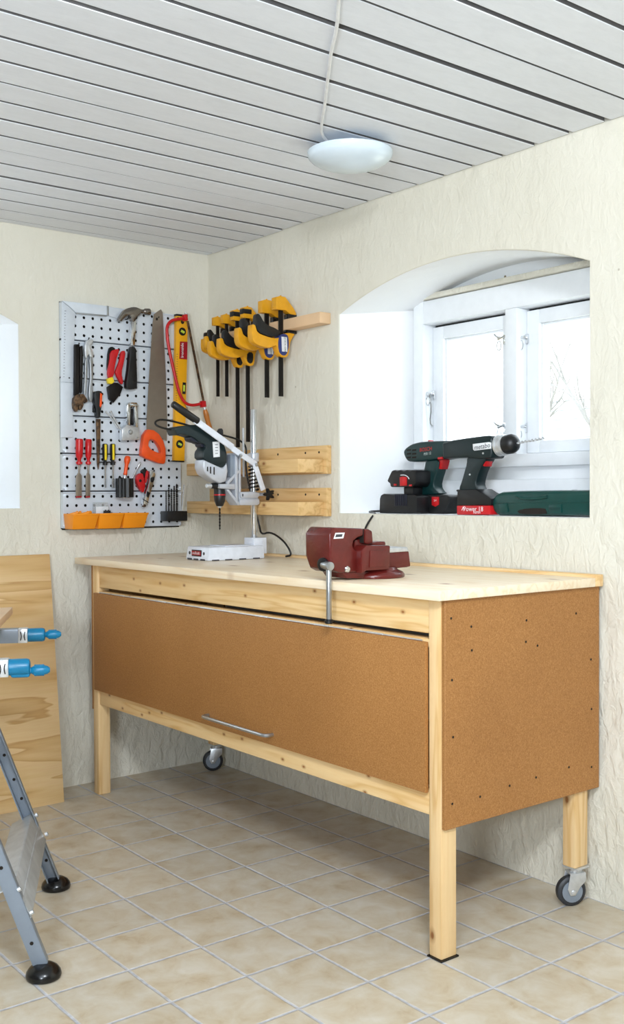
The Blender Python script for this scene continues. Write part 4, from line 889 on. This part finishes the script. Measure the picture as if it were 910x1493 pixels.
pts = [c4(165, 282, XC), c4(120, 275, XC), c4(60, 262, XC), c4(25, 245, XC-.005), c4(28, 222, XC-.015), c4(70, 211, XC-.025), c4(180, 235, XC-.035), c4(300, 272, XC-.04), c4(440, 310, XC-.045), c4(520, 330, XC-.05), c4(565, 360, XC-.05), c4(578, 400, XC-.05), c4(570, 470, XC-.05), c4(580, 560, XC-.05), c4(600, 640, XC-.05), c4(630, 760, XC-.05)]
pts += [Vector((.54, -.125, 1.0)), Vector((.515, -.10, .965)), aty(Z4(720, 890), -.08), aty(Z4(790, 935), -.075), aty(Z4(830, 985), -.07)]
e = aty(Z4(850, 1025), -.066); pts += [Vector((e.x, e.y, .893)), Vector((e.x-.03, e.y-.005, .888))]
mb = MB(); mb.tube(pts, .0036, 8, 2); mb.build('power_cord', 'black', t)

# ------------------------------------------------------------------ bench vise
t = thing('bench_vise', 'dark red cast iron bench vise with a steel T bar on the bench edge', 'vise', (1.55, -.47, .888))
VX, z7 = 1.605, lambda *p: [Z7(*a) for a in p]
def bev(mb, w): bmesh.ops.bevel(mb.bm, geom=[e for e in mb.bm.edges if e.calc_face_angle(0) > .5], offset=w, segments=2, affect='EDGES', clamp_overlap=True)
mb = MB(); PL(mb, z7((185, 175), (215, 132), (330, 136), (412, 138), (413, 188), (375, 200), (348, 222), (342, 252), (352, 278), (380, 288), (400, 292), (385, 430), (250, 432), (215, 415), (187, 330)), VX-.105, VX); mj = mb.build('moving_jaw', 'vise', t, .006, 3)
mb = MB(); PL(mb, z7((420, 140), (445, 142), (470, 156), (476, 236), (440, 246), (418, 235)), VX-.105, VX); PL(mb, z7((350, 215), (470, 190), (480, 300), (400, 300), (350, 280)), VX-.09, VX-.02); fj = mb.build('fixed_jaw', 'vise', t, .004)
mb = MB(); PL(mb, z7((410, 145), (421, 145), (421, 235), (410, 235)), VX-.1, VX-.004); mb.build('jaw_plate', 'hole', fj)
mb = MB(); PL(mb, z7((398, 285), (430, 250), (590, 252), (583, 412), (432, 420), (400, 440)), VX-.09, VX+.020)
bx = mb.build('body', 'vise', t, .004)
mb = MB(); PL(mb, z7((455, 285), (570, 280), (566, 392), (450, 398)), VX+.0195, VX+.0225); mb.build('cast_panel', 'vise', bx, .0012)
mb = MB(); PL(mb, z7((540, 290), (712, 290), (724, 390), (700, 396), (540, 410)), VX-.075, VX-.004); an = mb.build('anvil', 'vise', t, .003)
mb = MB(); PL(mb, z7((540, 272), (590, 268), (702, 262), (714, 291), (585, 300), (540, 300)), VX-.078, VX-.001); mb.build('anvil_face', 'zinc', an, .002)
mb = MB(); PL(mb, z7((440, 236), (500, 226), (555, 224), (560, 250), (440, 254)), VX-.09, VX-.02); mb.build('slide_top', 'vise', t, .003)
bc = Vector((1.555, -.455, 0)); mb = MB(); mb.lathe((bc.x, bc.y, .8876), ZV, [(0, .078), (.002, .083), (.010, .083), (.016, .078), (.022, .064), (.030, .060)], 32); PL(mb, z7((270, 425), (560, 425), (540, 470), (300, 470)), VX-.1, VX-.01); mb.build('swivel_base', 'vise', t, .002)
mb = MB(); PL(mb, z7((225, 168), (286, 166), (276, 204), (212, 208)), VX, VX+.001); lp = mb.build('label_plate', 'label', t)
mb = MB(); PL(mb, z7((229, 178), (272, 176), (267, 194), (223, 197)), VX+.001, VX+.0013); mb.build('label_print', 'txtd', lp)
c = atx(Z7(300, 408), VX); mb = MB(); mb.lathe(c, XH, [(0, .009), (.004, .0085), (.006, .006)], 16); mb.build('guide_pin', 'chrome', t)
hb = Vector((VX-.035, atx(Z7(205, 370), VX).y, atx(Z7(205, 370), VX).z))
bt, bb_ = aty(Z7(186, 388), -.668), aty(Z7(182, 752), -.668); bt = Vector((1.60, -.668, bt.z)); p = atx(Z7(180, 388), 1.60); BX, BY = 1.60, p.y
zb = atx(Z7(182, 760), 1.60).z
mb = MB(); mb.lathe((BX-.03, BY+.04, p.z+.008), (0.2, -1, -.12), [(0, .014), (.03, .014), (.032, .018), (.046, .018), (.048, .014)], 18); mb.build('spindle', 'black', t)
mb = MB(); mb.cyl((BX, BY, p.z), (BX, BY, zb+.006), .0074, None, 14); mb.cyl((BX-.024, BY+.002, p.z+.002), (BX+.012, BY-.004, p.z), .0115, None, 16); mb.build('handle_bar', 'steel', t, .001)
mb = MB(); mb.lathe((BX, BY, zb-.004), ZV, [(0, .009), (.002, .0115), (.010, .0115), (.012, .0085)], 14); mb.build('handle_end', 'black', t)

# ------------------------------------------------------------------ things on the window sill (front plane y = SY)
SZ = 1.0492
def zsill(pts): return pts
qs = lambda *p: [ZS(*a) for a in p]; qb = lambda *p: [ZB(*a) for a in p]
def snap(o):        # let it stand on the sill
    lo = min(min(v.co.z for v in ch.data.vertices) for ch in o.children if ch.type == 'MESH' and 'cord' not in ch.name)
    o.location.z += SZ+.0003-(ORG[o].z+lo); return o
t = thing('battery_charger', 'black battery charger with ribbed centre at the left end of the sill', 'charger', (1.04, .11, SZ))
mb = MB(); PR(mb, qb((62, 632), (66, 470), (78, 425), (110, 408), (240, 418), (480, 422), (495, 440), (495, 632)), .07, .165); mb.build('charger_body', 'black', t, .004)
mb = MB()
for i in range(7): PR(mb, qb((240+i*21, 414), (251+i*21, 414), (251+i*21, 548), (240+i*21, 548)), .0675, .0705)
mb.build('ribs', 'navy', t, .0006)
a = aty(ZB(60, 620), .12); mb = MB()
mb.tube([a+Vector((.01, 0, .004)), a+Vector((-.03, -.03, .002)), aty((549, 750), .03), aty((544, 753), .0), aty((538, 762), -.02), aty((533, 771), -.03), aty((529, 785), -.03), Vector((aty((529, 785), -.03).x-.004, -.05, .925)), Vector((aty((529, 785), -.03).x+.03, -.09, .900)), Vector((aty((529, 785), -.03).x+.05, -.14, .893))], .0036, 8, 2); mb.build('charger_cord', 'black', t)
snap_c = t
t = thing('battery_pack', 'black battery pack with red catches standing in the charger', 'battery', (1.05, .115, 1.11))
mb = MB(); PR(mb, qb((150, 250), (180, 180), (205, 128), (235, 120), (270, 130), (300, 118), (345, 132), (380, 116), (410, 132), (440, 120), (490, 132), (485, 270), (470, 292), (450, 318), (190, 318), (185, 280)), .075, .16); mb.build('pack_body', 'black', t, .005)
mb = MB(); PR(mb, qb((345, 318), (455, 318), (452, 422), (348, 422)), .095, .14); mb.build('terminal_stem', 'black', t, .002)
mb = MB(); PR(mb, qb((298, 205), (330, 196), (378, 205), (378, 302), (300, 305)), .0725, .078); mb.build('catch', 'red', t, .001); mb = MB(); PR(mb, qb((228, 280), (262, 282), (258, 302), (230, 302)), .0735, .078); mb.build('side_catch', 'red', t, .001); mb = MB(); PR(mb, qb((405, 290), (440, 288), (435, 308), (408, 308)), .0735, .078); mb.build('side_catch', 'red', t, .001)
mb = MB(); mb.tube([aty(ZB(*p), .0745) for p in ((310, 180), (360, 178), (395, 200), (408, 225))], .0016, 6, 1); mb.build('rim_line', 'label', t)

def cordless(tname, label, y0, spec): pass
t = thing('cordless_drill', 'green cordless drill with red trigger beside the charger', 'drill', (1.2, .17, SZ))
ya, yb_ = .135, .195
mb = MB(); PR(mb, qs((30, 152), (38, 130), (66, 108), (92, 95), (150, 84), (262, 80), (420, 80), (430, 170), (300, 185), (240, 196), (155, 204), (70, 208), (48, 196)), ya, yb_, 1); b = mb.build('motor_housing', 'bgreen', t, .008, 3)
mb = MB()
for i in range(3):
    for j in range(2): PR(mb, qs((56+j*32, 132+i*22), (80+j*32, 130+i*22), (78+j*32, 140+i*22), (54+j*32, 142+i*22)), ya-.0008, ya+.002)
mb.build('vent_slot', 'hole', b)
mb = MB(); PR(mb, qs((168, 195), (250, 190), (240, 255), (222, 310), (214, 350), (228, 382), (255, 402), (120, 410), (132, 350), (142, 310), (158, 250)), ya+.008, yb_-.008, 1); mb.build('grip', 'bgreen', t, .009, 3)
mb = MB(); PR(mb, qs((122, 412), (200, 404), (300, 408), (314, 420), (310, 445), (278, 520), (128, 518), (122, 470)), ya-.008, yb_+.008); bt_ = mb.build('battery', 'black', t, .005)
mb = MB(); PR(mb, qs((204, 418), (246, 418), (246, 465), (225, 478), (204, 468)), ya-.011, ya-.006); mb.build('battery_catch', 'red', bt_, .001)
mb = MB(); mb.text('2.4', aty(ZS(226, 440), ya-.0112), XH, ZV, .010); mb.build('battery_text', 'txtw', bt_)
mb = MB(); PR(mb, qs((238, 180), (270, 178), (275, 200), (268, 230), (262, 252), (245, 248), (250, 215), (244, 200)), ya+.014, yb_-.014); mb.build('trigger', 'red', t, .002)
mb = MB(); PR(mb, qs((182, 78), (190, 76), (192, 86), (182, 86)), ya+.02, yb_-.02); mb.build('mode_switch', 'red', t, .001); mb = MB(); PR(mb, qs((240, 180), (268, 176), (270, 190), (240, 193)), ya-.003, ya+.004); mb.build('switch', 'red', t, .001)
mb = MB(); mb.text('BOSCH', aty(ZS(170, 132), ya-.0004), XH+ZV*.06, ZV, .0185); mb.build('logo_text', 'txtr', b)
mb = MB(); mb.text('PSR 12', aty(ZS(180, 158), ya-.0004), XH+ZV*.10, ZV, .0125); mb.build('logo_text', 'txtg', b)
a, c = aty(ZS(425, 122), (ya+yb_)/2), aty(ZS(520, 118), (ya+yb_)/2); mb = MB(); mb.lathe(a, c-a, [(0, .022), ((c-a).length*.6, .021), ((c-a).length, .010)], 20); mb.build('chuck', 'black', t)
d1 = t
t = thing('cordless_drill', 'big dark green cordless drill with red battery and long bit in its chuck', 'drill', (1.45, .10, SZ))
ya, yb_ = .055, .120
mb = MB(); PR(mb, qs((266, 88), (330, 72), (440, 56), (520, 46), (552, 44), (566, 60), (566, 150), (560, 182), (500, 186), (410, 178), (270, 182)), ya, yb_, 0); b = mb.build('motor_housing', 'dgreen', t, .010, 3)
mb = MB(); PR(mb, qs((415, 170), (530, 170), (528, 190), (505, 225), (488, 262), (474, 310), (468, 345), (490, 380), (372, 385), (368, 362), (384, 320), (400, 262), (414, 215)), ya+.009, yb_-.009, 1); mb.build('grip', 'dgreen', t, .010, 3)
mb = MB(); PR(mb, qs((358, 378), (372, 372), (470, 368), (500, 388), (530, 402), (562, 425), (562, 466), (356, 466)), ya-.006, yb_+.006); PR(mb, qs((350, 372), (362, 370), (364, 384), (352, 384)), ya, yb_); mb.build('battery_shoe', 'black', t, .004)
mb = MB(); PR(mb, qs((355, 467), (556, 467), (562, 515), (560, 523), (356, 523)), ya-.007, yb_+.007); rb = mb.build('battery', 'red', t, .003)
mb = MB(); c = aty(ZS(450, 489), ya-.0074); mb.text('Power 18', c+XH*.004, XH, ZV, .0215); c2 = aty(ZS(395, 488), ya-.0074)
mb.tube([c2+Vector((-.006, 0, -.004)), c2+Vector((.0, 0, .006)), c2+Vector((.006, 0, -.004))], .0012, 6); mb.text('NiMH', aty(ZS(478, 509), ya-.0074), XH, ZV, .012); mb.build('battery_text', 'txtw', rb)
mb = MB(); PR(mb, qs((512, 180), (535, 182), (530, 205), (524, 232), (512, 228), (504, 222)), ya+.016, yb_-.016); mb.build('trigger', 'red', t, .002)
mb = MB(); PR(mb, qs((530, 168), (565, 172), (563, 184), (532, 186)), ya+.01, yb_-.01); mb.build('direction_switch', 'black', t, .002)
mb = MB(); PR(mb, qs((452, 96), (550, 84), (562, 88), (562, 124), (462, 136), (454, 130)), ya-.0012, ya+.002); lb = mb.build('label_plate', 'label', b, .0005)
mb = MB(); mb.text('metabo', aty(ZS(510, 111), ya-.0016), XH+ZV*.09, ZV, .022); mb.build('label_text', 'txtd', lb)
mb = MB(); c = aty(ZS(516, 152), ya); mb.cyl(c, c-YH*.002, .0032, None, 10); c = aty(ZS(436, 280), ya+.009); mb.cyl(c, c-YH*.002, .003, None, 10); mb.build('screw', 'zinc', t)
yc = (ya+yb_)/2; a, c = aty(ZS(566, 103), ya-.004), aty(ZS(614, 98), ya+.001); a.y = c.y = yc; d = c-a; mb = MB(); l = d.length; mb.lathe(a, d, [(0, .034), (l*.25, .034), (l*.27, .032), (l*.5, .032), (l*.52, .0335), (l*.75, .033), (l*.77, .031), (l, .030)], 28); mb.build('torque_ring', 'zinc', t)
a = c; c = aty(ZS(706, 88), yc-.012); c.y = yc; d = c-a; l = d.length; mb = MB(); mb.lathe(a, d, [(0, .029), (l*.1, .0305), (l*.5, .030), (l*.75, .026), (l*.92, .018), (l, .011)], 28); mb.build('chuck', 'black', t)
a = c; c = aty(ZS(888, 60), yc); mb = MB(); twist(mb, a, c-a, (c-a).length, .0048, 4); mb.build('drill_bit', 'zinc', t)
d2 = t
# green tool case
Q = zz(655, 690, 870, 760, 910, 296); qc = lambda *p: [Q(*a) for a in p]
t = thing('tool_case', 'rounded green plastic tool case lying at the right end of the sill', 'case', (1.69, .12, SZ))
mb = MB(); PR(mb, qc((255, 190), (262, 158), (285, 130), (320, 116), (420, 110), (600, 107), (862, 104), (905, 110), (905, 264), (300, 262), (268, 240)), .06, .2); b = mb.build('case_shell', 'green', t, .022, 4)
mb = MB(); PR(mb, qc((262, 180), (905, 176), (905, 184), (262, 188)), .0585, .064); mb.build('seam_rib', 'green', b, .001)
mb = MB(); PR(mb, qc((415, 232), (480, 218), (590, 216), (602, 236), (600, 256), (440, 256)), .0592, .063, 1); mb.build('recess', 'hole', b)
mb = MB(); mb.tube([aty(Q(*p), .057) for p in ((415, 140), (440, 154), (500, 160), (560, 156), (605, 146))], .0045, 8, 1); mb.build('carry_handle', 'green', b)
for pts in ([(303, 190), (355, 185), (362, 240), (308, 246)], [(612, 196), (690, 192), (692, 248), (616, 252)]):
    mb = MB(); PR(mb, qc(*pts), .056, .064); mb.build('latch', 'green', t, .002)
a = aty(Q(775, 118), .12); mb = MB(); mb.lathe((a.x, .12, a.z-.012), ZV, [(0, .024), (.012, .022), (.017, .016), (.019, .006)], 20); mb.build('lid_boss', 'green', t)
mb = MB(); mb.text('BOSCH', aty(Q(650, 222), .0552), XH, ZV, .011); mb.build('latch_text', 'dgreen', t)
for o in (snap_c, d1, d2, t): snap(o)

# ------------------------------------------------------------------ folding workbench at the left edge
F1_, F2_ = Vector((1.442, -1.376, 0)), Vector((.944, -1.119, 0)); TT = (F1_-F2_).length; TD = (F1_-F2_)/TT; ND = Vector((TD.y, -TD.x, 0))
if ND.dot(CAM-F2_) > 0: ND = -ND
WP = lambda s, tt, z: F2_+ND*s+TD*tt+ZV*z
def atleg(q, tt):
    d = ray(q); o = F2_+TD*tt; k = ((o-CAM).dot(TD))/d.dot(TD); p = CAM+d*k; return (p-o).dot(ND), p.z
wb = thing('folding_workbench', 'grey folding workbench with blue crank handles at the left edge', 'folding workbench', WP(.3, TT/2, 0))
SL = .367
def bar(a, b, u, v):
    a, b = Vector(a), Vector(b); d = (b-a)
    return (a+b)/2, d/2, u, v
for tt, sg in ((0.0, 1), (TT, -1)):
    a, b = WP(.010, tt, .028), WP(SL*.70, tt, .70); d = (b-a).normalized(); nn = d.cross(TD).normalized()
    mb = MB(); c, h, _, _ = bar(a, b, 0, 0); mb.obox(c, h, nn*.0165, TD*.003); mb.obox(c+TD*sg*.012-nn*.0155, h, nn*.0015, TD*.012); mb.obox(c+TD*sg*.012+nn*.0155, h, nn*.0015, TD*.012)
    lg = mb.build('leg', 'gsteel', wb, .0006)
    for zz_ in (.055, .235, .29, .36):
        mb = MB(); p = a+d*(zz_/d.z); mb.cyl(p-TD*.0036, p+TD*.0036, .0045, None, 10); mb.build('bolt_hole', 'hole', lg)
    mb = MB(); mb.lathe(WP(.004, tt, .0), ZV, [(0, .036), (.002, .0395), (.008, .041), (.016, .039), (.024, .033), (.030, .024), (.033, .015)], 24); mb.build('rubber_foot', 'rubber', lg, ang=50)
    # rear leg, from the rail backwards to the floor
    a, b = WP(.62, tt, .028), WP(.30, tt, .70); d = (b-a).normalized(); nn = d.cross(TD).normalized(); mb = MB(); mb.obox((a+b)/2, (b-a)/2, nn*.0165, TD*.003); mb.obox((a+b)/2+TD*sg*.012, (b-a)/2, nn*.0165, TD*.012); lg = mb.build('leg', 'gsteel', wb, .0006)
    mb = MB(); mb.lathe(WP(.626, tt, .0), ZV, [(0, .036), (.002, .0395), (.008, .041), (.016, .039), (.024, .033), (.030, .024), (.033, .015)], 24); mb.build('rubber_foot', 'rubber', lg, ang=50)
# tread between the front legs
(sa, za), (sb, zb) = atleg((47.8, 1189), 0), atleg((66.6, 1223), 0); (sc_, zc_), (sd, zd) = atleg((18, 1288), TT), atleg((45.7, 1340), TT)
s0, z0, s1, z1__ = (sa+sc_)/2, (za+zc_)/2, (sb+sd)/2, (zb+zd)/2
mb = MB(); A, B = WP(s0, .004, z0), WP(s1, .004, z1__); d = (B-A).normalized(); nn = d.cross(TD).normalized(); nn = nn if nn.dot(ND) > 0 else -nn
w = TD*((TT-.008)/2); mid = (A+B)/2+w
mb.obox(mid, (B-A)/2, w, nn*.0015); mb.obox(mid-(B-A)/2+nn*.03, d*.0015, w, nn*.03); mb.obox(mid+(B-A)/2+nn*.014, d*.0015, w, nn*.014); mb.obox(mid, d*.006, w, nn*.003)
mb.build('step', 'gstep', wb, .0008)
mb = MB()
for tt in (-.004, TT+.002):
    for p, s in ((A, 1), (B, -1)):
        q = p+d*.012*s+TD*(tt-.004); mb.cyl(q-nn*.004, q-nn*.012, .006, None, 8)
mb.build('step_bolt', 'zinc', wb)
for tt, zc2, dz in ((0.0, .7235, .0), (TT, .7235, -.009)):
    mb = MB(); f = .100
    mb.obox(WP((f+.75)/2, tt, zc2), ND*(.75-f)/2, TD*.019, ZV*.0195); rl = mb.build('rail', 'gsteel', wb, .002)
    mb = MB(); mb.obox(WP(.088, tt, zc2), ND*.013, TD*.0198, ZV*.0198); mb.build('end_clip', 'zinc', rl, .002)
    mb = MB(); p = WP(.095, tt, zc2); 
    for sg in (-1, 1): mb.tube([WP(.088+sg*.006, tt, zc2+dz_)+TD*.0198-ND*sg*o_ for dz_, o_ in ((-.012, 0), (-.006, .0015), (0, .0022), (.006, .0015), (.012, 0))], .0014, 6, 1)
    mb.build('clip_spring', 'dark', rl)
    mb = MB(); p = WP(.076, tt, zc2); mb.lathe(p, -ND, [(0, .0175), (.002, .0192), (.040, .0192), (.046, .017), (.048, .012)], 20); cr = mb.build('crank', 'blue', wb, ang=40)
    if dz: mb = MB(); mb.obox(WP(.05, tt, zc2-.014), ND*.022, TD*.010, ZV*.010); mb.build('crank_arm', 'blue', cr, .006)
    mb = MB(); p = WP(.030, tt, zc2+dz); mb.lathe(p, -ND, [(0, .008), (.004, .007), (.007, .0095), (.016, .0125), (.028, .0125), (.040, .0095), (.046, .005)], 20)
    for i in range(8):
        th = 2*PI*i/8; c = p-ND*.022+(TD*math.cos(th)+ZV*math.sin(th))*.0120; mb.obox(c, ND*.011, (TD*math.cos(th)+ZV*math.sin(th))*.0012, (ZV*math.cos(th)-TD*math.sin(th))*.0016)
    mb.build('crank_knob', 'blue', cr, ang=50)
JZ = .80; P0, P1, P2 = atz((18.5, 885), JZ), atz((0, 903.5), JZ), atz((0, 886), JZ); d = (P1-P0).normalized(); e = (P2-P0).normalized()
mb = MB(); q = [P0, P0+d*.62, P0+d*.62+e*.19, P0+e*.19]; mb.prism(q, (0, 0, -.021)); 
jw = mb.build('jaw_board', 'beech', wb, .002)
mb = MB()
for k, s in ((.05, .035), (.11, .035), (.17, .035), (.05, .10), (.11, .10)): p = P0+e*k+d*s; mb.cyl(p-ZV*.0005, p+ZV*.0006, .009, None, 14)
mb.build('dog_hole', 'hole', jw)
mb = MB(); q = [P0+e*.24, P0+d*.62+e*.24, P0+d*.62+e*.43, P0+e*.43]; mb.prism(q, (0, 0, -.021)); mb.build('jaw_board', 'beech', wb, .002)
mb = MB()
for tt in (0.0, TT): mb.obox(WP(.33, tt, .761), ND*.10, TD*.016, ZV*.018)
mb.build('jaw_support', 'gsteel', wb, .002)
# ------------------------------------------------------------------ light
def area(name, loc, target, sx, sy, power, col):
    l = bpy.data.lights.new(name, 'AREA'); l.shape = 'RECTANGLE'; l.size = sx; l.size_y = sy; l.energy = power; l.color = col
    o = bpy.data.objects.new(name, l); COL.objects.link(o); o.location = loc
    o.rotation_euler = (Vector(target)-Vector(loc)).to_track_quat('-Z', 'Y').to_euler(); return o
area('fill_lamp', (4.6, -3.9, 1.9), (1.0, -.4, .8), .9, .7, 6, (.88, .94, 1))
area('room_lamp', (3.6, -1.95, 2.07), (1.2, -.4, .6), .46, .36, 60, (.90, .95, 1))
area('bounce_lamp', (3.9, -3.3, 1.3), (3.3, -2.5, 2.2), .5, .5, 84, (.80, .90, 1))
w = bpy.data.worlds.new('sky'); S.world = w; w.use_nodes = True
bg = w.node_tree.nodes['Background']; bg.inputs[0].default_value = (.86, .93, 1, 1); bg.inputs[1].default_value = 5.3
S.view_settings.view_transform = 'Standard'; S.view_settings.look = 'None'; S.view_settings.exposure = .06; S.view_settings.gamma = 1
S.cycles.max_bounces = 8; S.cycles.diffuse_bounces = 4
